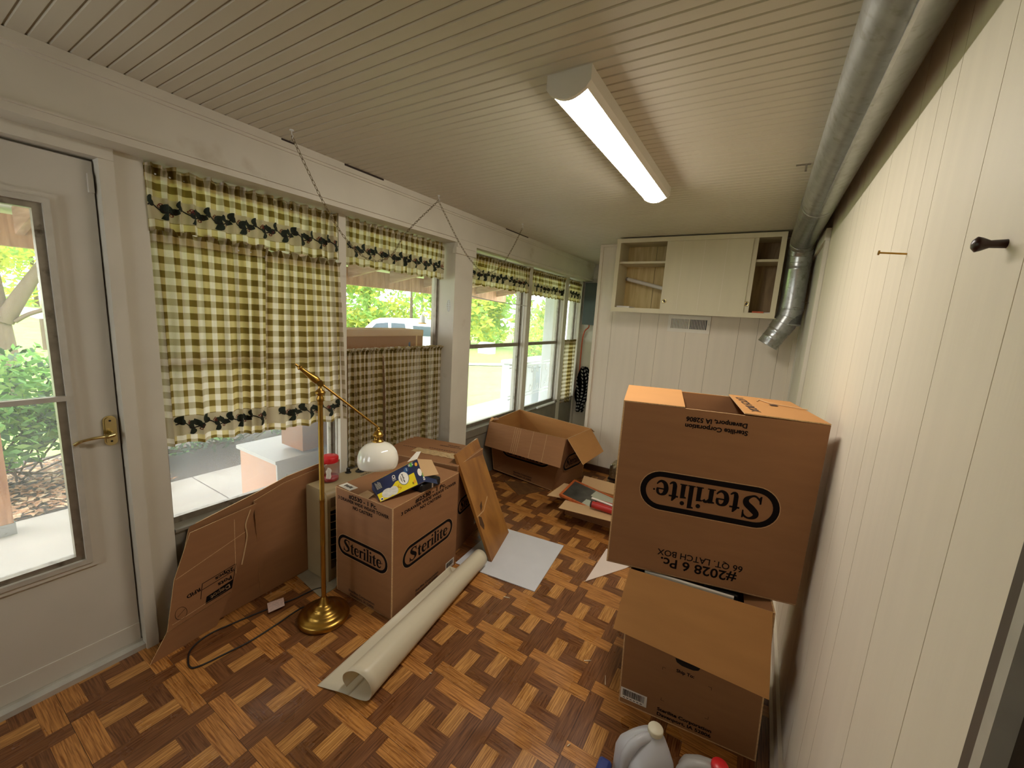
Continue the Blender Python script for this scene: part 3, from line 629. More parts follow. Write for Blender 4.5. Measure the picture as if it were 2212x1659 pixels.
# electrical panel and cable in the alcove
W_['panelg'] = mat('grey_green_enamel', (74, 84, 84), .45, var=.05); W_['cable'] = mat('orange_cable', (196, 86, 44), .5)
ep = thing('breaker_panel', 'dark grey breaker box on the white clapboards in the corner', 'breaker panel', (-.9, YE-.02, 1.49))
mb = MB(); mb.box(-1.05, -.66, YE-.105, YE-.012, 1.495, 2.04, 'panelg'); mb.build('box', ep); mb = MB(); mb.box(-1.03, -.68, YE-.115, YE-.105, 1.515, 2.02, 'panelg'); mb.build('door', ep)
mb = MB(); mb.tube(bez([(-.97, YE-.05, 1.50), (-.975, YE-.05, 1.46), (-1.03, YE-.04, 1.40), (-1.055, YE-.03, 1.25), (-1.056, YE-.03, .9), (-1.058, YE-.03, .55)], 8), .0085, 'cable', 8); one(mb, 'orange_cable', 'orange cable running down the clapboards from the breaker box', 'cable')
mb = MB(); mb.box(-.79, -.745, YE-.03, YE-.008, 1.28, 1.39, 'white'); one(mb, 'light_switch', 'small white switch box on the clapboards under the breaker panel', 'switch')
W_['bwcloth'] = gingham('black_check', .024)
def recol(m, cs):
    k = 0
    for n in m.node_tree.nodes:
        if n.type == 'MIX_RGB' and n.blend_type == 'MIX' and not n.inputs[1].is_linked and k < 2:
            n.inputs[1].default_value = lin(cs[2*k])+(1,); n.inputs[2].default_value = lin(cs[2*k+1])+(1,); k += 1
recol(W_['bwcloth'], [(220, 220, 215), (28, 28, 30), (28, 28, 30), (14, 14, 16)])
mb = MB(); G = []; U_ = []
for j in range(26):
    v = j/25; z = .93-.62*v; wv = .05+.10*math.sin(PI*min(1, v*1.15))**.8 if v < .8 else .075; row = []; ur = []
    for i in range(37):
        a = 2*PI*i/36; r = 1+.28*math.sin(5*a+4*v)+.18*math.sin(9*a-7*v)
        row.append((-.965+.02*math.sin(4*v)+wv*.62*math.cos(a)*r, YE-.10-.0+.05*math.sin(a)*r, z)); ur.append((a*.06+.01*math.sin(9*z), z+.02*math.sin(3*a)))
    G.append(row); U_.append(ur)
mb.grid(G, 'bwcloth', uv=U_); one(mb, 'checked_cloth', 'bunched black and white checked cloth hanging in the corner by the clapboards', 'cloth')
W_['dkbin'] = mat('dark_bin', (52, 54, 50), .6)
# ================================================================== CARTONS
def textfit(mb, txt, T, x0, x1, yt, h, m='ink', bold=.032):
    """one line between x0 and x1 with its cap tops at yt and cap height h"""
    cu = bpy.data.curves.new('t', 'FONT'); cu.body = txt; cu.size = 1; cu.offset = bold; cu.fill_mode = 'FRONT'; cu.resolution_u = 3
    o = bpy.data.objects.new('t', cu); me = bpy.data.meshes.new_from_object(o)
    xs = [v.co.x for v in me.vertices]; a, b = min(xs), max(xs); s = (x1-x0)/(b-a); k = h/.70
    mb.merge(me, lambda x, y: T(x0+(x-a)*s, yt-h+y*k), m)
    bpy.data.objects.remove(o); bpy.data.meshes.remove(me); bpy.data.curves.remove(cu)
def flip180(T, w, h=0): return lambda a, b, c=.0008: T(w-a, h-b, c)
def seamline(mb, p, q, up=.0006, wd=.003, m='ink2'):
    p = V(p)+V((0, 0, up)); q = V(q)+V((0, 0, up)); d = (q-p).normalized(); n = V((-d.y, d.x, 0))*wd/2
    mb.face([p-n, q-n, q+n, p+n], m)
# ---- carton for the drawer tower, closed, in front of the heater
B = [V((-.79, .082, 0)), V((-.367, .092, 0)), V((-.412, .645, 0)), V((-.78, .622, 0))]; H = .602
tw = thing('drawer_tower_carton', 'closed brown carton marked #2530, white-topped lamp shade above it', 'carton', ((B[0]+B[2])/2).to_tuple())
Tt = [V((p.x, p.y, H)) for p in B]; mb = MB(); walls(mb, B, Tt)
F1 = frame(B[0], B[1]-B[0], (0, 0, 1)); F2 = frame(B[1], B[2]-B[1], (0, 0, 1))
l1, l2 = lift(F1), lift(F2)
logo(mb, lambda a, b: l1(.204+a, .291+b), .376, .116, ring=.016); logo(mb, lambda a, b: l2(.290+a, .288+b), .432, .122, ring=.016)
for T_, c, w3 in ((l1, .210, .376), (l2, .293, .470)):
    k = w3/.376
    textfit(mb, '#2530 - 1 Pc.', T_, c-.104*k, c+.104*k, .590, .022); textfit(mb, '3 DRAWER WIDE WEAVE TOWER', T_, c-w3/2, c+w3/2, .560, .0165, bold=.03); textfit(mb, 'NO CASTERS', T_, c-.073*k, c+.073*k, .533, .0165, bold=.03)
textfit(mb, 'Sterilite Corporation', l1, .10, .30, .045, .013, 'ink2'); textfit(mb, 'Davenport, IA 52806', l1, .11, .295, .024, .013, 'ink2')
textfit(mb, 'Sterilite Corporation', l2, .18, .38, .060, .013, 'ink2'); textfit(mb, 'Davenport, IA 52806', l2, .18, .375, .038, .013, 'ink2')
barcode(mb, lambda a, b, c: F2(.452+a, .010+b, c), .085, .052)
mb.build('body', tw)
mb = MB(); ml = (Tt[0]+Tt[3])/2; mr_ = (Tt[1]+Tt[2])/2; z1 = V((0, 0, .004))
mb.slab([Tt[0]+z1, Tt[1]+z1, mr_+z1+V((0, -.002, 0)), ml+z1+V((0, -.002, 0))], .004, 'card', 'edge')
top = frame(Tt[0]+z1, B[1]-B[0], (0, 1, 0))
mb.build('flap', tw)
mb = MB(); mb.slab([ml+z1+V((0, .002, 0)), mr_+z1+V((0, .002, 0)), Tt[2]+z1, Tt[3]+z1], .004, 'card', 'edge')
mb.build('flap', tw)
mb = MB(); side = frame(V((-.785, .10, H+.0045)), (.02, 1, 0), (-1, .02, 0))   # print that reads from the aisle side
seamline(mb, Tt[0]+V((.215, .02, .0045)), Tt[3]+V((.215, -.02, .0045)), m='ink2')
tl = lambda a, b: V((-.79+.0, .10, H+.0048))+V((-.05, 1, 0)).normalized()*a+V((.99, -.05, 0)).normalized()*(-b)
textfit(mb, 'FRAGILE', tl, .20, .29, .035, .016, 'ink2'); textfit(mb, 'HANDLE WITH CARE', tl, .15, .33, .012, .016, 'ink2')
mb.build('top_print', tw)
mb = MB(); lb = frame((-.782, .093, H+.0046), (.98, -.02, 0), (0, 1, 0)); mb.face([lb(0, 0), lb(.10, -.002), lb(.10, .048), lb(0, .052)], 'white'); [mb.face([lb(.022+.012*i, .016+.004*(i % 2), .0006), lb(.030+.012*i, .016, .0006), lb(.030+.012*i, .036, .0006), lb(.022+.012*i, .038-.004*(i % 3), .0006)], 'ink') for i in range(5)]; mb.build('sticker', tw)
mb = MB(); mb.slab([(-.60, .075, H+.012), (-.53, .078, H+.010), (-.545, .13, H+.014), (-.59, .125, H+.022)], .001, 'cardpale'); mb.build('torn_tape', tw)
# ---- open trash-bag box lying on it, on a black tray
W_['navy'] = mat('navy_print', (30, 40, 78), .45, var=.04); W_['yellow'] = mat('yellow_print', (222, 200, 30), .45, var=.03); W_['gold'] = mat('gold_print', (226, 160, 40), .5); W_['greenp'] = mat('green_print', (80, 170, 60), .5); W_['bagw'] = mat('bag_picture_grey', (206, 202, 190), .5, var=.12, scale=60); W_['redp'] = mat('red_print', (190, 60, 40), .5); W_['blues'] = mat('blue_seal', (46, 84, 130), .4)
BL, BR, TR, TL = V((-.457, .095, .612)), V((-.381, .319, .665)), V((-.548, .432, .717)), V((-.6023, .1617, .6484))
bb = thing('trash_bag_box', 'opened navy and yellow trash bag box on the #2530 carton', 'box', (-.49, .25, H+.004))
mb = MB(); lo = [V((-.46, .10, .6075)), V((-.392, .31, .650)), V((-.545, .415, .652)), V((-.608, .168, .6075))]
mb.slab2([BL, BR, TR, TL], .0012, 'navy', 'cardpale', 'cardpale')
mb.slab([lo[0], lo[1], BR, BL], .0012, 'navy'); mb.slab([TL, TR, lo[2], lo[3]], .0012, 'yellow'); mb.slab([BL, TL, lo[3], lo[0]], .0012, 'navy'); mb.slab([lo[3], lo[2], lo[1], lo[0]], .0012, 'cardpale')
def bq(a, b, c=.0006):
    """a along the long side 0..1, b across 0 (near edge) ..1"""
    p = BL.lerp(BR, a).lerp(TL.lerp(TR, a), b); n = (BR-BL).cross(TL-BL).normalized(); return p+n*c
def bpoly(pts, m, c): mb.face([bq(a, b, c) for a, b in pts], m)
bpoly([(0, 0), (.84, 0), (.84, .52), (.42, .52), (.30, .36), (0, .36)], 'yellow', .0006)
el = lambda cx, cy, rx, ry, n=24: [(cx+rx*math.cos(2*PI*i/n), cy+ry*math.sin(2*PI*i/n)) for i in range(n)]
bpoly(el(.60, .50, .115, .29), 'blues', .0010); bpoly(el(.60, .50, .105, .27), 'white', .0014); bpoly(el(.70, .78, .05, .12), 'blues', .0018)
bpoly(el(.20, .22, .12, .20), 'bagw', .0012); bpoly(el(.33, .20, .09, .19), 'bagw', .0014); bpoly([(.02, .02), (.08, .02), (.08, .14), (.02, .14)], 'white', .0016); bpoly([(.03, .04), (.07, .04), (.07, .11), (.03, .11)], 'navy', .0018)
bpoly([(.80, .80), (.86, .80), (.86, .97), (.80, .97)], 'greenp', .0012); bpoly(el(.94, .80, .03, .08), 'gold', .0012); bpoly(el(.96, .42, .045, .16), 'white', .0012); bpoly(el(.80, .16, .028, .07), 'gold', .0012)
# lettering runs across the box (reads from the far end)
def btext(s_, a, b0, b1, h, m='ink', c=.002, up=False):
    if up: textfit(mb, s_, lambda x, y: bq(a+y, x, c), b0, b1, 0, h, m)
    else: textfit(mb, s_, lambda x, y: bq(a-y*1.0, 1-x, c), b0, b1, 0, h, m)
btext('Strong Flex', .575, .30, .70, .030, 'ink', .002); bpoly([(.548,.36),(.556,.36),(.556,.64),(.548,.64)], 'ink2', .002); bpoly([(.535,.42),(.541,.42),(.541,.58),(.535,.58)], 'ink2', .002)
btext('great value', .70, .16, .28, .018, 'white', .0022)
for k in range(6): bpoly([(.04+.018*k, .55), (.047+.018*k, .55), (.047+.018*k, .90-.04*(k % 3)), (.04+.018*k, .90-.04*(k % 3))], 'fix', .0012)
for k in range(4): bpoly([(.38+.02*k, .58), (.386+.02*k, .58), (.386+.02*k, .72), (.38+.02*k, .72)], 'fix', .0012)
btext('$6', .77, .05, .16, .05, 'white', .0012); btext('13', .85, .05, .16, .03, 'white', .0014); btext('45', .74, .82, .92, .03, 'ink2', .0012); btext('13', .99, .66, .80, .03, 'greenp', .0012); btext('45', .99, .80, .96, .04, 'white', .0012)
mb.tube([bq(.46+.03*math.sin(t*3.2), .12+.2*t/2, .002) for t in [i*.2 for i in range(11)]], .0012, 'redp', 4)
mb.grid([[bq(.42+.032*math.cos(q), .76+.08*math.sin(q), .0012) for q in [i*PI/8 for i in range(16)]], [bq(.42+.020*math.cos(q), .76+.05*math.sin(q), .0012) for q in [i*PI/8 for i in range(16)]]], 'white', cv=True, smooth=False)
mb.build('body', bb)
mb = MB(); mb.slab([BR+(TR-BR)*.2, V((-.384, .433, .668)), V((-.50, .50, .705)), TR], .001, 'cardpale'); mb.build('flap', bb)
mb = MB(); mb.slab([BR, V((-.33, .365, .65)), V((-.37, .40, .652)), BR+(TR-BR)*.25], .001, 'navy'); mb.build('flap', bb)
mb = MB(); mb.slab([TR, V((-.585, .50, .735)), V((-.60, .48, .735)), TL.lerp(TR, .8)+V((-.01, 0, .006))], .001, 'white'); mb.build('flap', bb)
mb = MB(); rbox(mb, -.535, -.385, .30, .455, H+.0045, H+.047, .012, 'black'); mb.box(-.392, -.384, .38, .39, H+.006, H+.044, 'fix')
one(mb, 'black_tray', 'black plastic tray wedged under the trash bag box', 'tray')
# ---- second closed carton, behind the first
NR = V((-.487, .722, 0)); wx = V((.978, .208, 0)); dy_ = V((-.208, .978, 0))
B = [NR-wx*.575, NR, NR+dy_*.40, NR+dy_*.40-wx*.575]; H2 = .598
tb = thing('taped_carton', 'closed brown carton with peeling tape on its top, behind the #2530 carton', 'carton', ((B[0]+B[2])/2).to_tuple())
Tt = [p+V((0, 0, H2)) for p in B]; mb = MB(); walls(mb, B, Tt); F2 = frame(B[1], B[2]-B[1], (0, 0, 1)); l2 = lift(F2)
logo(mb, lambda a, b: l2(.20+a, .30+b), .34, .11, ring=.015); barcode(mb, lambda a, b, c: F2(.30+a, .06+b, c), .07, .05); mb.build('body', tb)
W_['tape'] = mat('scuffed_tape', (196, 166, 120), .35, var=.3, scale=22, stretch=(2, 8, 1), dirt=((96, 70, 46), 14, .6)); top = frame(Tt[0], wx, dy_)
for a, b, nm in ((0, .199, 'flap'), (.201, .40, 'flap')):
    mb = MB(); mb.slab([top(0, a, .004), top(.575, a, .004), top(.575, b, .004), top(0, b, .004)], .004, 'card', 'edge')
    if a > 0:
        tl = lambda x, y: top(x, y, .0048)
        textfit(mb, 'FRAGILE', tl, .33, .42, .345, .016, 'ink2'); textfit(mb, 'HANDLE WITH CARE', tl, .28, .46, .315, .016, 'ink2'); [mb.face([tl(.24+.019*i, .220), tl(.24+.019*i+.013, .220), tl(.24+.019*i+.013, .229), tl(.24+.019*i, .229)], 'ink2') for i in range(12)]
        mb.face([tl(.48, .215), tl(.54, .215), tl(.54, .245), tl(.48, .245)], 'ink2')
    else:
        [mb.face([top(.06+.018*i, .170, .0048), top(.072+.018*i, .170, .0048), top(.072+.018*i, .178, .0048), top(.06+.018*i, .178, .0048)], 'ink2') for i in range(6)]
    mb.build(nm, tb)
mb = MB(); G = []
for i in range(30):
    x = .17+.385*i/29; G.append([top(x, .10+.085*j/5+.004*math.sin(i*1.3), .005+.004*abs(math.sin(i*.9+j))*(i/29)) for j in range(6)])
mb.grid(G, 'tape', smooth=False, flip=True); mb.build('tape', tb)
# ---- veneered board leaning on the carton, corrugated white sheets on the floor
P0, P1, P2, P3 = V((-.237, .794, .007)), V((-.339, 1.161, .007)), V((-.619, 1.109, .668)), V((-.517, .742, .668))
mb = MB(); mb.slab([P0, P1, P2, P3], .018, 'wood', 'wood'); W_['gouge'] = mat('dark_stain', (84, 56, 34), .5)
n_ = (P1-P0).cross(P3-P0).normalized()
bf = lambda u, v: P0.lerp(P1, u).lerp(P3.lerp(P2, u), v)+n_*.0007
mb.face([bf(.02, .41), bf(.30, .40), bf(.62, .47), bf(.60, .476), bf(.30, .408), bf(.02, .418)], 'edge')
mb.face([bf(.02, .34), bf(.10, .27), bf(.16, .30), bf(.15, .38), (bf(.06, .41))], 'gouge'); mb.face([bf(.20, .42), bf(.30, .44), bf(.34, .49), bf(.22, .47)], 'gouge')
one(mb, 'shelf_board', 'tan wooden shelf board leaning against the taped carton', 'board')
W_['corrw'] = mat('corrugated_plastic', (208, 208, 212), .4, var=.03, bump=.02, bscale=200); W_['pinkw'] = mat('pinkish_sheet', (226, 208, 196), .45, var=.02)
mb = MB(); a, b, c, d = V((.117, .714, .0055)), V((.055, 1.252, .0055)), V((-.455, 1.19, .0055)), V((-.415, .652, .0055)); mb.slab([a, b, c, d], .0045, 'corrw')
for i in range(44):
    p = a.lerp(d, (i+.1)/44); q = a.lerp(d, (i+.5)/44); e_ = (a-b).normalized()*.0022; mb.hexa([p+V((0, 0, -.004)), p+e_+V((0, 0, -.004)), q+e_+V((0, 0, -.004)), q+V((0, 0, -.004))], [p, p+e_, q+e_, q], 'corrw')
one(mb, 'plastic_sheet', 'white corrugated plastic sheet lying flat under the leaning board', 'sheet')
mb = MB(); mb.slab([(.321, .977, .0045), (.485, 1.26, .0045), (.56, 1.45, .0045), (.31, 1.40, .0045)], .0035, 'pinkw'); mb.tube([(.321, .977, .004), (.315, .968, .004)], .004, 'edge', 5); one(mb, 'plastic_sheet', 'pinkish white sheet with a pointed corner, beside the stacked cartons', 'sheet')
# ---- roll of translucent film
W_['film'] = translucent('frosted_film', (238, 230, 206), (240, 228, 196), .35, .3)
def sec(t):
    near = [(-.335, .0045), (-.29, .006), (-.22, .010), (-.15, .005), (-.108, .014), (-.092, .05), (-.105, .095), (-.140, .122), (-.180, .124), (-.212, .10), (-.216, .07), (-.20, .045)]
    cxf, czf, rf = -.285, .053, .050
    far = [(cxf-.075, .095), (cxf-.062, .055), (cxf-.045, .022), (cxf-.01, .004), (cxf+.028, .010), (cxf+.049, .042), (cxf+.044, .078), (cxf+.018, .100), (cxf-.016, .099), (cxf-.042, .078), (cxf-.047, .045), (cxf-.03, .018)]
    P = [(a[0]*(1-t)+b[0]*t, a[1]*(1-t)+b[1]*t) for a, b in zip(near, far)]
    y0 = -.29+.035*0; y = y0+t*(.735-y0)
    return [(p.x, y+ (0.03 if 0 else 0)+(p.x+.2)*.30*(1-t), max(.003, p.y)) for p in bez([(q[0], q[1], 0) for q in P], 5)]
mb = MB(); NS = 30; G = [sec(i/NS) for i in range(NS+1)]
# the free tail stops short of the far end
K0 = 12
Ga = [[V(q) for q in g] for g in G]
mb.grid([g[K0:] for g in Ga], 'film'); cut = int(NS*.80)
mb.grid([g[:K0+1] for g in Ga[:cut+1]], 'film')
i0 = cut; mb.face([Ga[i0][K0], Ga[i0][6], Ga[i0+3][K0]], 'film'); mb.face([Ga[i0][6], Ga[i0][0], Ga[i0+2][9]], 'film')
o = one(mb, 'film_roll', 'loose roll of frosted cream film on the floor beside the #2530 carton', 'roll'); sm = o.modifiers.new('s', 'SOLIDIFY'); sm.thickness = .0012
# ---- open carton at the end of the windows
bC = [V((-1.08, 2.05, .03)), V((-.42, 2.02, .002)), V((-.325, 2.52, .002)), V((-1.06, 2.58, .03))]
tC = [V((-1.095, 1.955, .537)), V((-.326, 2.055, .502)), V((-.288, 2.555, .502)), V((-1.095, 2.53, .560))]
oc = thing('open_carton', 'open brown carton with flaps folded down, under the far windows', 'carton', (-.72, 2.29, 0)); mb = MB(); walls(mb, bC, tC)
F1 = frame(bC[0]+V((0, 0, 0)), bC[1]-bC[0], tC[0]-bC[0]); F2 = frame(bC[1], bC[2]-bC[1], tC[1]-bC[1])
def bil(b0, b1, t0, t1, w, h, c=.001):
    n = (b1-b0).cross(t0-b0).normalized()
    return lambda a, b: b0.lerp(b1, a/w).lerp(t0.lerp(t1, a/w), b/h)+n*c
q1 = bil(bC[0], bC[1], tC[0], tC[1], .66, .51, .002); q2 = bil(bC[1], bC[2], tC[1], tC[2], .50, .50, .002)
logo(mb, lambda a, b: q1(.345+a, .265+b), .47, .15, ring=.018); textfit(mb, 'Sterilite Corporation', q1, .24, .44, .062, .015, 'ink2'); textfit(mb, 'Davenport, IA 52806', q1, .24, .44, .035, .015, 'ink2')
logo(mb, lambda a, b: q2(.27+a, .235+b), .36, .16, ring=.018); mb.build('body', oc)
def flapm(a, b, c, d, m='cardin', par=None, th=.004, extra=None):
    mb = MB(); mb.patch(a, b, c, d, th, m, 'card', 'edge')
    if extra: extra(mb)
    return mb.build('flap', par)
fa, fb_, fc, fd = tC[0], V((-1.088, 1.885, .315)), V((-.284, 1.862, .300)), tC[1]+V((-.01, 0, 0))
def creases(mb):
    n = (fb_-fa).cross(fc-fa).normalized()
    for u in (.36, .385, .41, .435, .60, .77): 
        p, q = fa.lerp(fd, u)+n*.0005, fb_.lerp(fc, u)+n*.0005; e_ = (fd-fa).normalized()*.0022; mb.face([p, q, q+e_, p+e_], 'edge')
flapm(fa, fb_, fc, fd, 'card', oc, extra=creases)
flapm(tC[1]+V((.008, .008, 0)), V((-.122, 1.975, .338)), V((-.098, 2.425, .345)), tC[2], 'cardin', oc)
flapm(tC[2]+V((-.0, .004, 0)), V((-.27, 2.62, .46)), V((-1.06, 2.66, .50)), tC[3], 'card', oc)
mb = MB(); mb.slab([V((-1.098, 1.99, .548)), V((-1.06, 1.975, .552)), V((-1.03, 2.03, .556)), V((-1.085, 2.06, .562))], .004, 'card'); mb.slab([V((-1.10, 1.965, .54)), V((-1.07, 1.96, .545)), V((-1.06, 1.985, .572)), V((-1.095, 1.99, .575))], .003, 'cardin'); mb.build('torn_corner', oc)
W_['parqd'] = woodmat('loose_tile', (120, 84, 50), (84, 56, 34), 6, (2, 18, 1), .4); mb = MB(); mb.slab([(-.605, 1.746, .004), (-.455, 1.98, .004), (-.66, 2.02, .004), (-.88, 1.93, .004)], .0035, 'parqd'); one(mb, 'floor_tile', 'loose square wood-pattern tile on the floor under the open carton', 'floor tile')
# ---- low open carton with a framed picture, at the end wall
lo_ = thing('low_carton', 'shallow open carton with pale flaps holding a framed picture', 'carton', (.09, 1.86, 0))
bL = [V((-.135, 1.685, 0)), V((.36, 1.70, 0)), V((.35, 2.04, 0)), V((-.15, 2.03, 0))]; tL = [p+V((0, 0, .125)) for p in bL]; mb = MB(); walls(mb, bL, tL, .004); mb.face([(-.04, 1.684, .045), (-.01, 1.685, .045), (-.01, 1.685, .085), (-.04, 1.684, .085)], 'ink2'); mb.build('body', lo_)
flapm(tL[0], V((-.103, 1.475, .148)), V((.285, 1.520, .150)), V((.30, tL[1].y, .125)), 'cardpale', lo_, .003)
flapm(tL[3]+V((0, -.03, 0)), V((-.262, 1.93, .148)), V((-.270, 1.615, .148)), tL[0]+V((0, .02, 0)), 'cardpale', lo_, .003)
flapm(tL[2], V((.36, 2.14, .18)), V((-.16, 2.13, .18)), tL[3], 'cardpale', lo_, .003)
W_['framew'] = woodmat('orange_frame_wood', (196, 104, 52), (164, 78, 34), 6, (6, 1, 1), .4); W_['photo'] = mat('dark_photograph', (64, 64, 58), .3, var=.5, scale=14); W_['mount'] = mat('grey_green_mount', (176, 180, 160), .4, var=.05)
pf = thing('framed_picture', 'picture in an orange wood frame lying in the shallow carton', 'picture', (.0, 1.85, .13)); fr = frame((-.190, 1.672, .158), (.42, .02, -.075), (-.035, .30, .012)); mb = MB(); w_, h_ = .50, .335
for q in ((0, w_, 0, .018), (0, w_, h_-.018, h_), (0, .018, .018, h_-.018), (w_-.018, w_, .018, h_-.018)):
    mb.hexa([fr(q[0], q[2], -.012), fr(q[1], q[2], -.012), fr(q[1], q[3], -.012), fr(q[0], q[3], -.012)], [fr(q[0], q[2], .006), fr(q[1], q[2], .006), fr(q[1], q[3], .006), fr(q[0], q[3], .006)], 'framew')
mb.build('frame', pf); mb = MB(); ff = lambda a, b, c: fr(.018+a*(w_-.036), .018+b*(h_-.036), c)
mb.face([ff(0, 0, 0), ff(1, 0, 0), ff(1, 1, 0), ff(0, 1, 0)], 'mount'); mb.face([ff(0, 0, .0006), ff(.36, 0, .0006), ff(.42, .98, .0006), ff(0, 1, .0006)], 'photo')
R2 = random.Random(4); up_ = []; dn = []
for i in range(22):
    u = .30+.68*i/21; up_.append((u, .55-.18*i/21+R2.uniform(0, .10))); dn.append((u, .42-.25*i/21-R2.uniform(0, .08)))
mb.grid([[ff(a, b, .0012) for a, b in up_], [ff(a, b, .0012) for a, b in dn]], 'photo', smooth=False, flip=True); mb.face([ff(.0+a, b, .001) for a, b in ((.42, .06), (.98, .06), (.98, .062), (.42, .062))], 'ink2'); mb.face([ff(a, b, .001) for a, b in ((.44, .92), (.98, .92), (.98, .925), (.44, .925))], 'ink2')
mb.build('picture', pf)
W_['redcan'] = mat('red_label', (176, 40, 34), .35, var=.15, scale=20); ct = thing('sealant_tube', 'red cartridge with a white nozzle lying on the framed picture', 'cartridge', (.13, 1.72, .15))
mb = MB(); mb.tube([(.095, 1.655, .168), (.31, 1.665, .158)], .026, 'redcan', 20); mb.tube([(.085, 1.655, .168), (.097, 1.655, .168)], .0265, 'peg', 20); 
mb.build('cartridge', ct)
mb = MB(); mb.tube([(.065, 1.72, .186), (.30, 1.70, .178)], [.0075, .009], 'white', 10); mb.build('nozzle', ct)
mb = MB(); mb.tube([(.10, 1.75, .150), (.30, 1.77, .140)], .024, 'redcan', 16); mb.tube([(.092, 1.75, .150), (.101, 1.75, .150)], .0245, 'peg', 16); one(mb, 'red_can', 'red can lying behind the nozzle on the framed picture', 'can')
# ornate metal box by the end wall
W_['silver'] = mat('embossed_silver', (176, 168, 140), .28, .9, var=.35, scale=60, bump=.6, bscale=45)
sv = thing('embossed_metal_basket', 'embossed silvery metal container on curled feet by the end wall baseboard', 'container', (.05, 2.60, 0)); mb = MB(); rbox(mb, -.055, .16, 2.50, 2.70, .075, .215, .04, 'silver'); mb.build('body', sv); mb = MB(); mb.box(-.055, .16, 2.50, 2.70, .055, .075, 'black'); mb.build('band', sv)
for px_, py_ in ((-.04, 2.51), (.14, 2.51), (-.04, 2.69), (.14, 2.69)):
    mb = MB(); mb.tube(bez([(px_, py_, .06), (px_-.012, py_-.01, .04), (px_-.004, py_-.008, .02), (px_-.022, py_-.018, .008), (px_-.034, py_-.022, .014)], 5), .006, 'silver', 6); mb.build('foot', sv)
# ---- lower carton of the stack, shipping box
bE = [V((.723, .328, 0)), V((1.216, .383, 0)), V((1.166, .83, 0)), V((.673, .775, 0))]; tE = [V((.705, .326, .598)), V((1.192, .382, .598)), V((1.145, .80, .598)), V((.66, .745, .598))]
le = thing('shipping_carton', 'lower brown carton of the stack with one flap hanging down its front', 'carton', (.94, .58, 0)); mb = MB(); walls(mb, bE, tE); q = bil(bE[0], bE[1], tE[0], tE[1], .496, .6, .0008)
textfit(mb, 'Ship To:', q, .205, .268, .250, .013)
for cx_, cy_2, sx, sy in ((.155, .235, 1, -1), (.33, .228, -1, -1), (.160, .088, 1, 1), (.33, .090, -1, 1)):
    for (a, b) in ((.012*sx, .0012*sy), (.0012*sx, .012*sy)):
        x0_, x1_ = sorted((cx_, cx_+a)); y0_, y1_ = sorted((cy_2, cy_2+b)); mb.face([q(x0_, y0_), q(x1_, y0_), q(x1_, y1_), q(x0_, y1_)], 'ink')
textfit(mb, 'Sterilite Corporation', q, .15, .345, .052, .0135); textfit(mb, 'Davenport, IA 52806', q, .15, .345, .030, .0135)
n0 = (bE[1]-bE[0]).cross(V((0, 0, 1))).normalized()
barcode(mb, lambda a, b, c: q(.006+a, .026+b)+n0*c, .103, .050)
mb.face([q(.196, .294), q(.286, .290), q(.280, .276), q(.262, .269), q(.222, .270), q(.203, .278)], 'black')
mb.build('body', le)
flapm(tE[0]+V((0, 0, .002)), V((.692, .224, .399)), V((1.206, .274, .356)), tE[1]+V((-.008, 0, .002)), 'cardin', le)
flapm(tE[1]+V((0, .01, -.002)), tE[2], V((1.075, .79, .575)), V((1.10, .40, .575)), 'card', le)
W_['foam'] = mat('white_foam', (226, 220, 208), .8, var=.02)
mb = MB(); mb.hexa([(.76, .352, .575), (1.065, .386, .575), (1.065, .398, .575), (.76, .364, .575)], [(.757, .352, .5975), (1.065, .386, .5975), (1.065, .398, .5975), (.757, .364, .5975)], 'foam'); one(mb, 'foam_strip', 'white foam strip showing at the open top of the lower carton', 'foam')
mb = MB(); rbox(mb, .96, 1.08, .42, .60, .50, .590, .01, 'black'); one(mb, 'black_case', 'glossy black case inside the lower carton of the stack', 'case')
# ---- upper carton, printed upside down
bD = [V((.614, .315, .603)), V((1.253, .465, .603)), V((1.16, .865, .603)), V((.521, .715, .603))]; tD = [p+V((0, 0, .657)) for p in bD]
ue = thing('latch_box_carton', 'large brown carton stacked on top, its printing upside down', 'carton', (.887, .59, .603)); mb = MB(); walls(mb, bD, tD); F1 = frame(bD[0], bD[1]-bD[0], (0, 0, 1)); fl_ = flip180(F1, .656, .657)
W1 = .656
U2 = lambda a, b: F1(W1-a, .657-b, .0008)   # text space turned upside down
logo(mb, lambda a, b: U2(.330+a, .657-.334+b), .462, .150, ring=.020)
textfit(mb, 'Sterilite Corporation', U2, W1-.423, W1-.221, .657-.586, .0165); textfit(mb, 'Davenport, IA 52806', U2, W1-.418, W1-.222, .657-.612, .0165)

textfit(mb, '#2028 6 Pc.', U2, W1-.461, W1-.199, .657-.034, .036, bold=.02); textfit(mb, '66 QT. LATCH BOX', U2, W1-.476, W1-.184, .657-.078, .024, bold=.012)
mb.build('body', ue)
ft = lambda u, v, c=.0: (tD[0].lerp(tD[1], u).lerp(tD[3].lerp(tD[2], u), v))+V((0, 0, c))
flapm(ft(0, 0, .004), ft(.325, .0, .006), ft(.35, 1, .006), ft(0, 1, .004), 'cardin', ue)
def fprint(mb):
    textfit(mb, 'LATCH BOX', lambda a, b: ft(.68+b*1.4, .86-a*1.2, .0095), .02, .62, .02, .03, 'ink2')
    mb.face([ft(.82, .55, .0095), ft(.86, .55, .0095), ft(.86, .62, .0095), ft(.82, .62, .0095)], 'ink2')
    mb.tube(bez([ft(.77, .72, .0095), ft(.80, .80, .01), ft(.84, .66, .01), ft(1.0, .52, .0095)], 6), .002, 'cardpale', 5)
flapm(ft(.615, 0, .009), ft(1, 0, .005), ft(1, 1, .005), ft(.645, 1, .009), 'cardin', ue, extra=fprint)
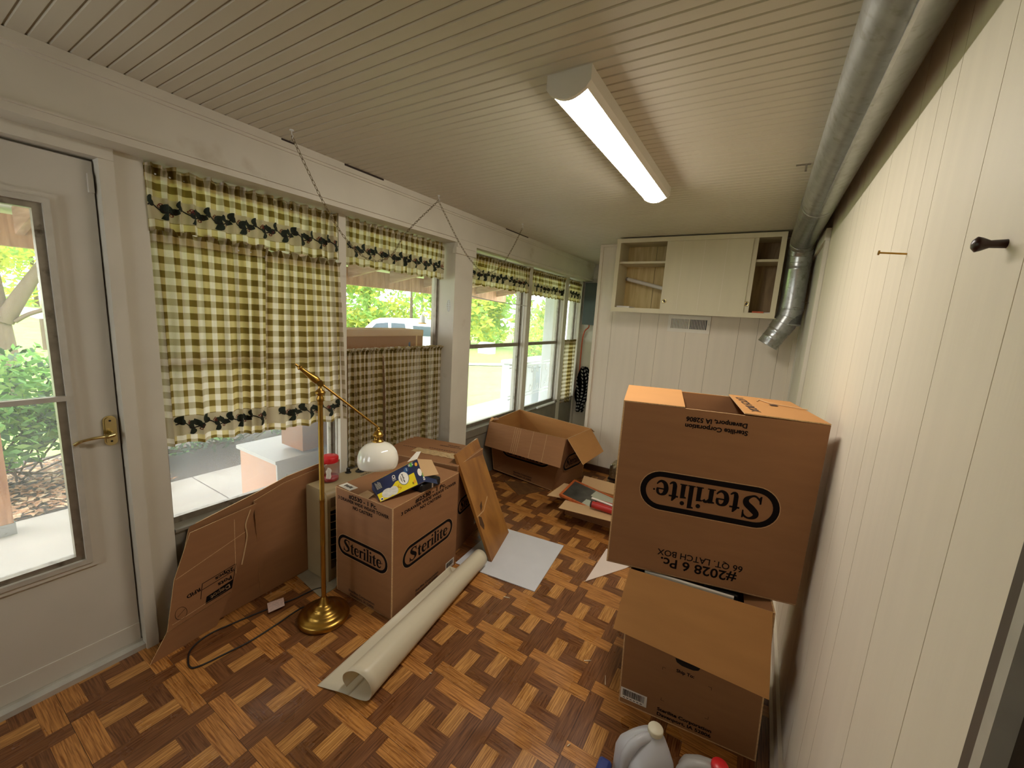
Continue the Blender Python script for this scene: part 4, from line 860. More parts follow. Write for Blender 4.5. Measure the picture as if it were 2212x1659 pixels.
# inner long flap folded down inside
mb = MB(); mb.slab([tD[3]+V((.03, -.008, -.003)), tD[2]+V((-.03, -.008, -.003)), tD[2]+V((-.05, -.05, -.2)), tD[3]+V((.02, -.05, -.2))][::-1], .004, 'card'); mb.build('flap', ue)
# ---- flattened carton leaning under the first window
fc_ = thing('flattened_carton', 'flattened cardboard box leaning below the first window, marked 20pcs', 'cardboard', (-1.06, -.15, 0))
mb = MB(); mb.slab([V((-1.035, -.605, .003)), V((-1.075, .30, .003)), V((-1.105, .325, .632)), V((-1.105, .0, .600)), V((-1.105, -.165, .560)), V((-1.105, -.455, .500))], .006, 'card', 'edge'); mb.build('back_panel', fc_)
mb = MB(); mb.slab([V((-1.055, -.185, .01)), V((-1.066, .29, .01)), V((-1.095, .325, .612)), V((-1.095, -.02, .572)), V((-1.09, -.180, .528))], .005, 'card', 'edge'); mb.build('side_panel', fc_)
O_, A_, B_ = V((-1.0, -.595, .105)), V((-1.02, -.30, .145)), V((-1.06, -.47, .50)); fr = frame(O_, A_-O_, B_-O_)
P = [fr(-.002, -.002), fr(.262, -.004), fr(.475, .354), fr(.18, .370), fr(.075, .20)]
mb = MB(); mb.slab(P, .005, 'card', 'edge'); L = lambda a, b: fr(a, b, .0008)
def seg(p, q, w_=.0014, m='ink'):
    p = V(p+(0,)); q = V(q+(0,)); d = (q-p).normalized(); n = V((-d.y, d.x, 0))*w_; mb.face([L(*(p-n).xy), L(*(q-n).xy), L(*(q+n).xy), L(*(p+n).xy)], m)
ex = V((.312-.17, .115-.115)); ang = 0
seg((.163, .115), (.312, .115)); seg((.312, .115), (.265, .011)); seg((.163, .115), (.140, .050)); seg((.155, .088), (.30, .088))
mb.face([L(.163, .049), L(.285, .060), L(.265, .011), L(.150, .013)], 'navyd') if 'navyd' in W_ else mb.face([L(.163, .045), L(.281, .050), L(.265, .011), L(.150, .013)], 'ink')
UD = lambda a, b: L(.50-a, .20-b)
textfit(mb, '20pcs', UD, .50-.298, .50-.215, .20-.092, .016); textfit(mb, 'Pots', UD, .50-.279, .50-.218, .20-.056, .018); textfit(mb, 'RFID', UD, .50-.150, .50-.096, .20-.088, .016)
textfit(mb, 'Depot', UD, .50-.262, .50-.175, .20-.020, .018, 'cardpale')
c_ = [(.060+.022*math.cos(a)-.0, .042+.028*math.sin(a)) for a in [i*PI/10 for i in range(20)]]
for i in range(20): seg(c_[i], c_[(i+1) % 20], .0008)
seg((.045, .035), (.078, .052), .0008)
for (p, q) in (((.08, .20), (.40, .245)), ((.02, .016), (.25, .018)), ((.30, .07), (.36, .33))): seg(p, q, .0012, 'edge')
mb.build('printed_flap', fc_)
mb = MB(); mb.slab([fr(-.004, -.006, -.004), fr(-.09, -.100, -.006), fr(.17, -.125, -.012), fr(.262, -.008, -.004)], .004, 'card', 'edge'); mb.build('lower_flap', fc_)
mb = MB(); mb.tube(bez([fr(.44, .34, .003), fr(.40, .28, .004), fr(.39, .22, .006), fr(.36, .15, .004), fr(.33, .10, .012)], 6), .003, 'cardpale', 5); mb.build('loose_tape', fc_)
# ================================================================== CURTAINS
W_['leaf'] = mat('printed_leaf', (30, 40, 26), .85, var=.3, scale=60); W_['vine'] = mat('printed_vine', (34, 22, 16), .9); W_['berry'] = mat('printed_berry', (112, 40, 28), .85)
PCH = .0285
W_['tier1'] = gingham('olive_check_tier', PCH, (.036, .125)); W_['val'] = gingham('olive_check_valance', PCH, (.045, .132)); W_['plainck'] = gingham('olive_check_plain', .0262); W_['farck'] = gingham('olive_check_far', .026)
for n_i in ('plainck',):
    k_i = 0
    for n in W_[n_i].node_tree.nodes:
        if n.type == 'MIX_RGB' and n.blend_type == 'MIX' and not n.inputs[1].is_linked and k_i < 2:
            n.inputs[1].default_value = lin([(254, 248, 234), (220, 208, 176)][k_i])+(1,); n.inputs[2].default_value = lin([(228, 212, 164), (152, 132, 74)][k_i])+(1,); k_i += 1
def cloth(name, mat_, top, bot, zt, zb, xp, folds, amp, full, header=.022, band=None, seed=1, parent=None, NC=None, flare=1):
    """top=(y0,y1) at the rod, bot=(y0,y1) at the hem; zb may be (left, right)"""
    R = random.Random(seed); ph = [R.uniform(0, 6.28) for _ in range(6)]; zb = zb if isinstance(zb, tuple) else (zb, zb)
    N1 = NC or folds*14; M1 = 34; Wd = (top[1]-top[0])*full; jit = [R.uniform(-1.3, 1.3) for _ in range(folds*2+3)]
    def S(t, v, off=0.0):
        """v: 0 hem .. 1 rod .. >1 ruffle above the rod"""
        z0 = zb[0]*(1-t)+zb[1]*t; z = z0+(zt-z0)*min(v, 1); k = 1-min(1, v)
        y = (bot[0]+(bot[1]-bot[0])*t)*k+(top[0]+(top[1]-top[0])*t)*(1-k)
        q = t*folds; i = int(q); w_ = jit[i]*(1-(q-i))+jit[i+1]*(q-i)
        a = amp*(.35+.65*min(1, k*3))*(1+.4*math.sin(ph[3]+t*9))
        x = a*math.sin(2*PI*(q+.35*w_+.15*k*math.sin(ph[0]+t*5)))+.35*a*math.sin(2*PI*q*.43+ph[1])*k*1.5+.006*(1-k)**3*math.sin(2*PI*q*2.1+ph[2])+.004*math.exp(-k*30)*math.sin(2*PI*q*2.3+ph[4])
        y += .35*a*math.cos(2*PI*(q+.35*w_))
        if v > 1: e = (v-1); z += e; x += e*.35*math.sin(2*PI*q*1.15+ph[2])*flare*1.5; z += .25*e*math.sin(2*PI*q*.8+ph[5])
        z += .006*math.sin(2*PI*q*.5+ph[4])*k**4
        return V((xp+x+off, y, z))
    mb = MB(); H = zt-(zb[0]+zb[1])/2
    vs_ = [i/M1 for i in range(M1+1)]+([1+header*j/4 for j in range(1, 5)] if header else [])
    G = [[S(i/N1, v) for i in range(N1+1)] for v in vs_]; U_ = [[(i/N1*Wd+seed*.013, (v*H if v <= 1 else H+(v-1))) for i in range(N1+1)] for v in vs_]
    mb.grid(G, mat_, uv=U_, smooth=True)
    if header:
        v0 = 1-.030/H; vs2 = [v0+(1-v0)*j/4 for j in range(5)]+[1+header*j/4 for j in range(1, 5)]
        mb.grid([[S(i/N1, v, -.005) for i in range(N1+1)] for v in vs2], mat_, uv=[[(i/N1*Wd+seed*.013, v*H) for i in range(N1+1)] for v in vs2], smooth=True)
    if band:
        vc = (band[0]+band[1])/2; hb = (band[1]-band[0])
        def Q(u, v): return S(max(0, min(1, u/Wd)), v/H, .0032)
        def strip(c, m):
            A = []; B = []
            for i, (u, v, w_) in enumerate(c):
                a = c[max(0, i-1)]; b = c[min(len(c)-1, i+1)]; n = V((-(b[1]-a[1]), b[0]-a[0])); n = n.normalized() if n.length else V((0, 1))
                A.append([Q(u+n.x*w_*k, v+n.y*w_*k) for k in (.5, .17, -.17, -.5)])
            mb.grid(A, m, smooth=False)
        un = .112; n = int(Wd/un)+1; k = hb/.087
        for j in range(n):
            u0 = j*un-.02+seed*.01
            if u0+.0 > Wd: break
            f = lambda u: vc+.013*k*math.sin(2*PI*u/un+.6)
            strip([(u0+un*i/16, f(un*i/16), .0052) for i in range(17)], 'vine')
            for (a, L_, ang) in ((.010, .036, 1.2), (.032, .038, 2.3), (.048, .034, -.6), (.060, .036, .9), (.078, .036, -2.3), (.090, .036, .1), (.104, .036, 2.3)):
                bu, bv = u0+a, f(a); d = V((math.cos(ang), math.sin(ang)*k)); c = []
                for i in range(7):
                    s = i/6; bend = .006*math.sin(s*PI)
                    c.append((bu+d.x*L_*s-d.y*bend, bv+d.y*L_*s+d.x*bend, .025*k*math.sin(PI*s**.8)**.8+.001))
                if all(0 < q[0] < Wd for q in c): strip(c, 'leaf')
            for (a, b) in ((.050, .013), (.060, .016), (.055, .023), (.098, -.014), (.106, -.006)):
                cu_, cv_ = u0+a, f(a)+b*k
                if 0.01 < cu_ < Wd-.01:
                    c = [(cu_+.0048*math.cos(q), cv_+.0048*math.sin(q), .0032) for q in [i*PI/4 for i in range(9)]]; strip(c, 'berry')
    o = mb.build(name, parent); return o, (lambda: None)
def curtain(name, label, *a, group=None, rod=True, cat='curtain', **k):
    top, bot, zt, xp = a[1], a[2], a[3], a[5]
    t = thing(name, label, cat, (xp, (top[0]+top[1])/2, zt), group); cloth('cloth', *a, parent=t, **k)
    if rod: mb = MB(); mb.tube([(xp-.013, top[0]-.004, zt-.008), (xp-.013, top[1]+.004, zt-.008)], .004, 'ironw', 8); mb.build('rod', t)
    return t
VG = 'vine-bordered valances over the windows'; XC = -1.125
VB = (.045, .132)
curtain('window_valance', 'wide checked valance with vine border over the window nearest the door', 'val', (-.512, .342), (-.512, .342), 2.028, 1.800, XC+.012, 17, .009, 1.15, header=.026, band=VB, seed=2, group=VG)
curtain('window_valance', 'checked vine-border valance over the second window, just before the column', 'val', (.396, 1.245), (.396, 1.245), 2.028, 1.792, XC+.012, 17, .009, 1.15, header=.026, band=VB, seed=3, group=VG)
curtain('window_valance', 'checked vine-border valance over the window just beyond the column', 'val', (1.54, 2.555), (1.50, 2.56), 2.010, 1.792, XC+.02, 20, .010, 1.2, header=.026, band=VB, seed=4, group=VG)
curtain('window_valance', 'checked vine-border valance over the second window beyond the column', 'val', (2.66, 3.49), (2.66, 3.49), 2.012, 1.78, XC+.012, 17, .009, 1.2, header=.026, band=VB, seed=5, group=VG)
curtain('window_valance', 'short checked valance over the farthest window, in the corner', 'val', (3.61, 3.99), (3.61, 3.99), 2.012, 1.78, XC+.012, 8, .008, 1.2, header=.026, band=VB, seed=6, group=VG)
TG = 'cafe curtains on the windows'
TB = (.036, .125)
curtain('cafe_curtain', 'backlit checked cafe curtain with vine hem, beside the door post', 'tier1', (-.512, -.050), (-.512, -.070), 1.782, (.902, .878), XC+.012, 8, .011, 1.1, header=.028, band=TB, seed=7, group=TG, flare=1.2)
curtain('cafe_curtain', 'backlit checked cafe curtain with vine hem, right half of the first window', 'tier1', (-.070, .343), (-.092, .376), 1.770, (.878, .862), XC+.022, 7, .011, 1.1, header=.028, band=TB, seed=8, group=TG, flare=1.2)
curtain('cafe_curtain', 'plain checked cafe curtain on the second window, behind the lamp shade', 'plainck', (.395, .668), (.395, .672), 1.262, (.53, .53), XC+.014, 10, .011, 1.45, header=.024, seed=9, group=TG, flare=2)
curtain('cafe_curtain', 'plain checked cafe curtain on the second window, against the column', 'plainck', (.672, 1.24), (.69, 1.245), 1.262, (.53, .53), XC+.014, 19, .011, 1.45, header=.024, seed=10, group=TG, flare=2)
curtain('cafe_curtain', 'pale yellow checked cafe curtain on the narrow farthest window', 'farck', (3.60, 3.97), (3.60, 3.97), 1.262, (.46, .44), XC+.012, 9, .010, 1.3, header=.024, seed=11, group=TG)
# ================================================================== FLOOR LAMP
lx, ly = -.655, -.085; J = V((-.5309, .1409, .9667)); PV = V((lx, ly, 1.197))
lamp = thing('floor_lamp', 'antique brass pharmacy floor lamp with an opal glass dome shade', 'floor lamp', (lx, ly, 0))
up_fr = frame((lx, ly, 0), (1, 0, 0), (0, 1, 0))
mb = MB(); mb.lathe([(.0001, .002), (.118, .002), (.120, .008), (.120, .022), (.116, .030), (.098, .034), (.085, .036), (.080, .046), (.070, .054), (.056, .056), (.052, .066), (.045, .074), (.034, .076), (.028, .082), (.022, .095), (.015, .112), (.0115, .118)], up_fr, 'brass', 48); mb.build('base', lamp)
mb = MB(); mb.lathe([(.011, .116), (.011, .395), (.0118, .397), (.011, .399), (.011, .63), (.0118, .632), (.011, .634), (.011, 1.10)], up_fr, 'brass', 20)
for k in range(2): mb.lathe([(.0125, .62+k*.01), (.0125, .623+k*.01)], up_fr, 'brass', 20)
mb.build('pole', lamp)
mb = MB(); mb.lathe([(.011, 1.095), (.0135, 1.10), (.0115, 1.108), (.0165, 1.118), (.0165, 1.128), (.012, 1.136), (.012, 1.140), (.0215, 1.148), (.023, 1.154), (.0195, 1.160), (.010, 1.168), (.0075, 1.176), (.0075, 1.186)], up_fr, 'brass', 28); mb.build('pole_cap', lamp)
dA = (J-PV).normalized(); nA = dA.cross(V((0, 0, 1))).normalized()
mb = MB(); mb.tube([PV-nA*.016, PV+nA*.016], .0135, 'brass', 20); mb.tube([PV+nA*.016, PV+nA*.024], .010, 'brass', 16); mb.tube([PV+V((0, 0, -.012)), PV+V((0, 0, -.004))], .009, 'brass', 14); mb.build('pivot', lamp)
arm = MB(); LA = (J-PV).length
arm.tube([PV+dA*-.02+nA*-0, J-dA*.004], .0052, 'brass', 12); arm.tube([PV-nA*.007+dA*.012, PV-nA*.007-dA*.13], .0045, 'brass', 10); arm.tube([PV-dA*.012, PV-dA*.13], .0048, 'brass', 12); arm.tube([J-dA*.065, J-dA*.059], .0066, 'brass', 12); arm.build('arm', lamp)
hd = MB(); hf = frame(PV-dA*.112, nA, dA.cross(nA)); s_ = -1 if (hf(0, 0, 1)-hf(0, 0, 0)).dot(dA) > 0 else 1
hfr = lambda a, b, c=0: hf(a*.85, b*.85, c*s_*-.72)
hd.lathe([(.005, -.004), (.009, 0), (.0135, .006), (.0135, .011), (.0095, .016), (.0105, .03), (.0125, .055), (.0165, .085), (.020, .112), (.0195, .132), (.0145, .147), (.0075, .153), (.0062, .157), (.0105, .163), (.0125, .170), (.0105, .178), (.0001, .183)], hfr, 'brass', 24); hd.build('handle', lamp)
ax = V((.09, -.08, -.98)).normalized(); sx_ = ax.cross(V((0, 1, 0))).normalized(); sf = frame(J+V((0, 0, -.004)), sx_, ax.cross(sx_)); sgn = 1 if (sf(0, 0, 1)-sf(0, 0, 0)).dot(ax) > 0 else -1
SF = lambda a, b, c=0: sf(a, b, c*sgn)
mb = MB(); mb.lathe([(.0001, -.004), (.007, -.004), (.008, .004), (.0065, .010), (.012, .014), (.020, .022), (.0245, .030), (.026, .034), (.026, .037), (.0225, .040), (.0225, .060), (.026, .062), (.027, .066), (.0275, .070), (.024, .071)], SF, 'brass', 32)
for k in range(10): a = 2*PI*k/10; mb.tube([SF(.0235*math.cos(a), .0235*math.sin(a), .043), SF(.0235*math.cos(a), .0235*math.sin(a), .057)], .0012, 'black', 4)
mb.tube([J-V((0, 0, .006)), J+dA*.004], .006, 'brass', 10); mb.build('shade_fitter', lamp)
m, nt, p = newmat('opal_glass'); p.inputs['Base Color'].default_value = lin((244, 240, 226))+(1,); p.inputs['Roughness'].default_value = .08; p.inputs['Coat Weight'].default_value = .6; p.inputs['Subsurface Weight'].default_value = .15; p.inputs['Subsurface Radius'].default_value = (.02, .02, .015); W_['opal'] = m
mb = MB(); pr = [(.027, .069), (.036, .071), (.058, .080), (.076, .095), (.089, .115), (.0965, .140), (.098, .163), (.094, .186), (.089, .196)]
pr = [(p_.x, p_.y) for p_ in bez([(a, b, 0) for a, b in pr], 4)]
mb.lathe(pr+[(pr[-1][0]-.004, pr[-1][1]-.001)]+[(a-.004, b+.002) for a, b in pr[::-1]], SF, 'opal', 64); mb.build('lamp_shade', lamp)
W_['cordm'] = mat('black_cord', (26, 22, 22), .5)
cp = [(-.60, .02, .006), (-.70, -.02, .0045), (-.79, -.10, .0045), (-.80, -.14, .0045), (-.79, -.25, .0045), (-.785, -.37, .0045), (-.80, -.47, .0045), (-.813, -.545, .0045), (-.835, -.578, .0045), (-.885, -.570, .0045), (-.945, -.535, .0045), (-.975, -.46, .0045), (-.962, -.37, .0045), (-.94, -.27, .0045), (-.915, -.18, .0045), (-.89, -.09, .0045), (-.878, .0, .0045), (-.845, .055, .005)]
mb = MB(); mb.tube(bez(cp, 8), .0036, 'cordm', 8); mb.build('cord', lamp)
# ================================================================== HEATER AND WHAT STANDS ON IT
W_['beige'] = mat('beige_enamel', (160, 142, 106), .45, var=.03); W_['beiged'] = mat('grille_slot', (62, 50, 36), .6); W_['mat_'] = mat('beige_hearth_tile', (150, 140, 118), .6, var=.1, scale=12)
mb = MB(); mb.slab([(-.80, -.012, .004), (-.80, .075, .004), (-1.09, .075, .004), (-1.09, .02, .004)], .0035, 'mat_'); mb.slab([(-.80, .0755, .004), (-.80, .078, .004), (-1.09, .50, .004), (-1.09, .0755, .004)], .0035, 'mat_'); one(mb, 'hearth_slab', 'pale tile slab on the floor under the beige heater', 'slab')
ht = thing('console_heater', 'beige console heater with black knobs, behind the #2530 carton', 'heater', (-.96, .33, 0))
hx0, hx1, hy0, hy1, hz = -1.062, -.868, .084, .565, .542
mb = MB()
def rprof(mb, x0, x1, y0, y1, z0, z1, r, m):
    P = [(x0, z0), (x1, z0)]+[(x1-r+r*math.cos(a), z1-r+r*math.sin(a)) for a in [i*PI/12 for i in range(7)]]+[(x0+r*.5*(1-math.sin(a))+0, z1-r*.5*(1-math.cos(a))) for a in [i*PI/12 for i in range(7)]]
    mb.prism(P, lambda a, b, c=0: V((a, y1-c*0-(y1-y0)*c, b)), 1, m)
rprof(mb, hx0, hx1, hy0, hy0+.018, .005, hz, .03, 'beige'); rprof(mb, hx0, hx1, hy1-.018, hy1, .005, hz, .03, 'beige')
rprof(mb, hx0, hx1, hy0+.018, hy1-.018, hz-.115, hz, .03, 'beige'); mb.box(hx0, hx1-.07, hy0+.018, hy1-.018, .005, hz-.115, 'black'); mb.box(hx0, hx1-.004, hy0+.018, hy1-.018, .005, .075, 'beige'); mb.build('cabinet', ht)
mb = MB(); mb.box(hx1-.001, hx1+.0015, hy0+.014, hy0+.20, hz-.098, hz-.036, 'beige')
for k in range(8): mb.box(hx1+.0012, hx1+.002, hy0+.020, hy0+.194, hz-.092+k*.0072, hz-.0885+k*.0072, 'beiged')
mb.build('vent_grille', ht)
for k in range(7):
    mb = MB(); z = .12+k*.046; mb.tube(bez([(hx1-.05, hy0+.02, z), (hx1-.012, hy0+.05, z), (hx1-.008, hy0+.24, z), (hx1-.012, hy1-.05, z), (hx1-.05, hy1-.02, z)], 6), .003, 'chrome', 6); mb.build('guard_wire', ht)
for (kx, ky, r, hh) in ((-1.02, .330, .014, .026), (-.985, .392, .026, .014)):
    fr = frame((kx, ky, hz), (1, 0, 0), (0, 1, 0)); mb = MB()
    mb.lathe([(.0001, .002), (r+.004, .002), (r+.003, .005), (.008, .006), (.0075, .006+hh), (.0001, .007+hh)], fr, 'black', 20); mb.box(kx-r*.8, kx+r*.8, ky-.005, ky+.005, hz+.004, hz+.006+hh*.8, 'black'); mb.build('knob', ht)
W_['redlid'] = mat('red_lid', (206, 34, 40), .35, var=.02); W_['jarp'] = glass('clear_jar_plastic', .10, (240, 235, 230)); W_['redliq'] = mat('red_syrup', (150, 12, 26), .2, var=.05)
jr = thing('plastic_jar', 'clear plastic jar with a red lid and red dregs on the beige heater', 'jar', (-1.005, .195, hz)); fr = frame((-1.005, .195, hz+.0006), (1, 0, 0), (0, 1, 0))
mb = MB(); mb.lathe([(.0001, .001), (.044, .001), (.050, .006), (.050, .105), (.046, .118), (.042, .122)], fr, 'jarp', 32); mb.build('body', jr)
mb = MB(); mb.lathe([(.0001, .003), (.043, .003), (.0475, .008), (.0475, .026), (.0001, .026)], fr, 'redliq', 32); mb.build('contents', jr)
mb = MB(); mb.lathe([(.0465, .113), (.0475, .115), (.0475, .143), (.045, .147), (.0001, .147), ], fr, 'redlid', 40)
mb.build('lid', jr)
mb = MB(); P = [(-.014, .03), (.010, .026), (.016, .040), (.013, .060), (.018, .078), (.010, .092), (-.002, .096), (-.008, .082), (-.014, .074), (-.010, .056)]
mb.face([fr(.0506*math.cos(-.75+a/.05), .0506*math.sin(-.75+a/.05), b) for a, b in P], 'white'); mb.build('label', jr)
# ================================================================== JUGS
W_['hdpe'] = translucent('milky_plastic', (214, 214, 218), (215, 215, 225), .3, .3); W_['hdpe2'] = translucent('dull_milky_plastic', (196, 192, 188), (200, 200, 200), .3, .35); W_['cap'] = mat('cream_cap', (222, 214, 190), .45, var=.03); W_['bluej'] = mat('blue_plastic', (44, 60, 128), .4); W_['grn'] = mat('green_ink', (120, 150, 70), .6)
def jug(nm, lab, O, ang, cap, body, hgt=.25, hw=.074):
    t = thing(nm, lab, 'jug', O); mb = MB(); ca, sa = math.cos(ang), math.sin(ang)
    fr = lambda a, b, c=0: V(O)+V((a*ca-b*sa, a*sa+b*ca, c)); G = []
    def sq(w1, w2, z, e, ox=0, oy=0, n=32):
        r = []
        for i in range(n):
            a = 2*PI*i/n; c, s = math.cos(a), math.sin(a); r.append(fr(ox+w1*abs(c)**e*(1 if c > 0 else -1), oy+w2*abs(s)**e*(1 if s > 0 else -1), z))
        return r
    ox = .030
    L_ = [(.0, .06, .4, 0), (.004, hw-.004, .4, 0), (.03, hw, .35, 0), (.11, hw, .35, 0), (hgt*.62, hw, .38, .0), (hgt*.72, hw-.004, .45, .002), (hgt*.82, hw-.018, .6, .010), (hgt*.90, .036, .8, ox*.8), (hgt*.945, .022, 1, ox), (hgt*.965, .0195, 1, ox), (hgt*.98, .0195, 1, ox)]
    G = [sq(w_, w_, z+.001, e, o) for z, w_, e, o in L_]; mb.grid(G, body, cv=True); mb.face(G[0][::-1], body); o = mb.build('body', t)
    for v in o.data.vertices: pass
    mb = MB(); mb.tube(bez([fr(.018, 0, hgt*.90), fr(-.012, 0, hgt*.915), fr(-.045, 0, hgt*.87), fr(-.066, 0, hgt*.75), fr(-.070, 0, hgt*.60), fr(-.060, 0, hgt*.50)], 6), [.016]*6+[.0155]*6+[.017]*6+[.018]*6+[.018]*6+[.016], body, 14); mb.build('handle', t)
    mb = MB(); cf = frame(fr(ox, 0, hgt*.955), (1, 0, 0), (0, 1, 0)); pr = [(.0225, 0), (.0235, .003), (.0235, .015), (.0215, .0185), (.0001, .0185)]; mb.lathe(pr, cf, cap, 36)
    for k in range(36): a = 2*PI*k/36; mb.tube([cf(.0234*math.cos(a), .0234*math.sin(a), .002), cf(.0234*math.cos(a), .0234*math.sin(a), .015)], .0006, cap, 4)
    mb.build('cap', t); return t, fr
j1, f1 = jug('plastic_jug', 'milky gallon jug with a cream cap in front of the stacked cartons', (.885, .015, .001), .85, 'cap', 'hdpe', .270)
mb = MB(); R3 = random.Random(2)
for k in range(5): mb.tube([f1(-.030+.004*k, .012, .2375), f1(-.027+.004*k, .020+R3.uniform(-.003, .003), .2365)], .0012, 'grn', 4)
mb.build('pen_mark', j1)
jug('plastic_jug', 'milky jug with a red cap standing behind the cream-capped jug, near the wall', (1.062, .035, .001), .2, 'redlid', 'hdpe2', .262)
mb = MB(); rbox(mb, .752, .796, -.075, -.010, .001, .120, .012, 'bluej'); one(mb, 'blue_bottle', 'blue plastic bottle mostly hidden beside the cream-capped jug', 'bottle')
# ================================================================== LITTER ON THE FLOOR
W_['papr'] = mat('pink_printed_paper', (220, 190, 176), .7, var=.12, scale=90)
mb = MB(); mb.slab([(-.955, -.205, .016), (-.885, -.235, .014), (-.865, -.165, .020), (-.93, -.135, .018)], .0008, 'papr'); mb.slab([(-.955, -.205, .016), (-.93, -.135, .018), (-.935, -.13, .006), (-.96, -.20, .004)], .0008, 'papr')
one(mb, 'paper_tag', 'folded pink and white paper tag lying across the black cord', 'paper')
W_['chip'] = mat('pale_splinter', (222, 206, 176), .7)
for i, ((x, y), a, L_, lab) in enumerate((((-.004, .573), .3, .035, 'pale curled splinter on the floor between the film roll and the white sheet'), ((.531, .431), .6, .032, 'thin pale splinter on the floor left of the lower stacked carton'), ((.654, .369), 1.9, .045, 'long pale splinter on the dark floor by the corner of the lower carton'), ((.622, .038), 1.2, .014, 'tiny pale chip on the floor left of the jugs'), ((-.004, -.024), .2, .012, 'tiny pale chip on the floor right of the film roll'))):
    mb = MB(); d = V((math.cos(a), math.sin(a), 0)); n = V((-d.y, d.x, 0)); p = V((x, y, .001)); w_ = .0035
    mb.hexa([p, p+d*L_, p+d*L_+n*w_*.4, p+n*w_], [p+V((0, 0, .002)), p+d*L_+V((0, 0, .005)), p+d*L_+n*w_*.4+V((0, 0, .005)), p+n*w_+V((0, 0, .003))], 'chip'); one(mb, 'wood_splinter', lab, 'splinter', 'pale splinters scattered on the floor')
mb = MB(); mb.tube([V((.116+.006*math.cos(a), .857+.006*math.sin(a), .003)) for a in [i*PI/4 for i in range(8)]], .002, 'brass', 5, closed=True); one(mb, 'brass_ring', 'tiny dark metal ring on the floor beside the white sheet', 'ring')

mb = MB(); mb.tube([(-1.095, 2.93, .512), (-1.095, 3.38, .512)], .013, 'ironw', 10); mb.box(-1.108, -1.085, 3.39, 3.44, .5055, .54, 'alum'); one(mb, 'window_rod', 'short white rod lying on the sill of the second window beyond the column', 'rod')
# ================================================================== OUTSIDE THE WINDOWS
W_['conc'] = mat('patio_concrete', (176, 168, 156), .85, var=.08, scale=4, dirt=((150, 140, 126), 2.5, .58))
W_['lawn'] = mat('lawn_green', (140, 168, 84), .95, var=.22, scale=1.6, bump=.4, bscale=60, dirt=((150, 150, 86), 3, .6)); W_['road'] = mat('gravel_drive', (206, 196, 182), .95, var=.06, scale=3)
W_['mulch'] = mat('mulch_earth', (74, 62, 52), .95, var=.3, scale=30, bump=.5, bscale=50)
mb = MB(); mb.box(-3.34, -1.262, -6, 9, -.30, -.12, 'conc')
for yj in (-1.9, .35, 2.6, 4.9): mb.box(-3.34, -1.262, yj, yj+.008, -.1202, -.1195, 'mulch')
struct(mb.build('patio_floor'))
def gh(x, y):
    d = -x-3.3; z = -.17-.075*min(max(d, 0), 9); f = max(0, min(1, (14-y)/10)); 
    if x < -20: z += f*(-x-20)*.055
    if y > 16 and x > -20: z += .0
    return z
mb = MB(); xs = [-3.34-.9*i for i in range(12)]+[-14-2.5*i for i in range(24)]; ys_ = [-14+2*i for i in range(42)]
mb.grid([[(x, y, gh(x, y)) for y in ys_] for x in xs], 'lawn')
xs2 = [4-1.8*i for i in range(5)]; mb.grid([[(x, y, -.2-.02*(y-9)) for y in (9, 14, 20, 30, 50, 70)] for x in xs2], 'lawn')
struct(mb.build('ground_lawn'))
mb = MB(); P = [(-40, 3), (-25, 8), (-17, 10.2), (-11.5, 12.6), (-7.5, 14.0), (0, 16.5)]; G = []
for (x, y) in P: G.append([(x, y-1.1, gh(x, y)+.03), (x+.6, y+1.6, gh(x, y)+.03)])
mb.grid(G, 'road', flip=True); mb.grid([[(-36, y, gh(-36, y)+.05), (-40, y, gh(-40, y)+.05)] for y in (-14, 0, 4, 8, 14)], 'road'); struct(mb.build('ground_drive'))
mb = MB(); mb.grid([[(-3.341, y, -.135), (-4.1, y, -.15), (-5.4, y, -.26)] for y in (-4, -2, 0, 1.2, 2.0)], 'mulch'); struct(mb.build('ground_bed'))
# porch roof: deck panels, rafters, beam
W_['deckw'] = mat('white_roof_panel', (226, 226, 220), .6, var=.03)
mb = MB(); mb.hexa([(-3.55, -6, 1.965), (-1.262, -6, 2.36), (-1.262, 5.35, 2.36), (-3.55, 5.35, 1.965)], [(-3.55, -6, 1.995), (-1.262, -6, 2.39), (-1.262, 5.35, 2.39), (-3.55, 5.35, 1.995)], 'deckw'); rf = struct(mb.build('roof'))
mb = MB(); mb.box(-3.22, -3.13, -6, 5.3, 1.795, 1.99, 'post'); mb.build('beam', rf)
for k in range(-6, 7):
    y = .70+.615*k+.59; mb = MB(); mb.hexa([(-3.13, y, 1.87), (-1.27, y, 2.20), (-1.27, y+.038, 2.20), (-3.13, y+.038, 1.87)], [(-3.13, y, 2.035), (-1.27, y, 2.355), (-1.27, y+.038, 2.355), (-3.13, y+.038, 2.035)], 'raft'); mb.build('rafter', rf)
for i, (py, lab) in enumerate([(-.785, 'timber porch post on a metal foot outside the glazed door')]):
    pp = thing('porch_post', lab, 'post', (-3.175, py, -.12)); mb = MB(); mb.box(-3.225, -3.125, py-.05, py+.05, -.06, 1.795, 'post'); mb.build('timber', pp); mb = MB(); mb.box(-3.232, -3.118, py-.057, py+.057, -.1198, -.04, 'galv'); mb.build('foot', pp)
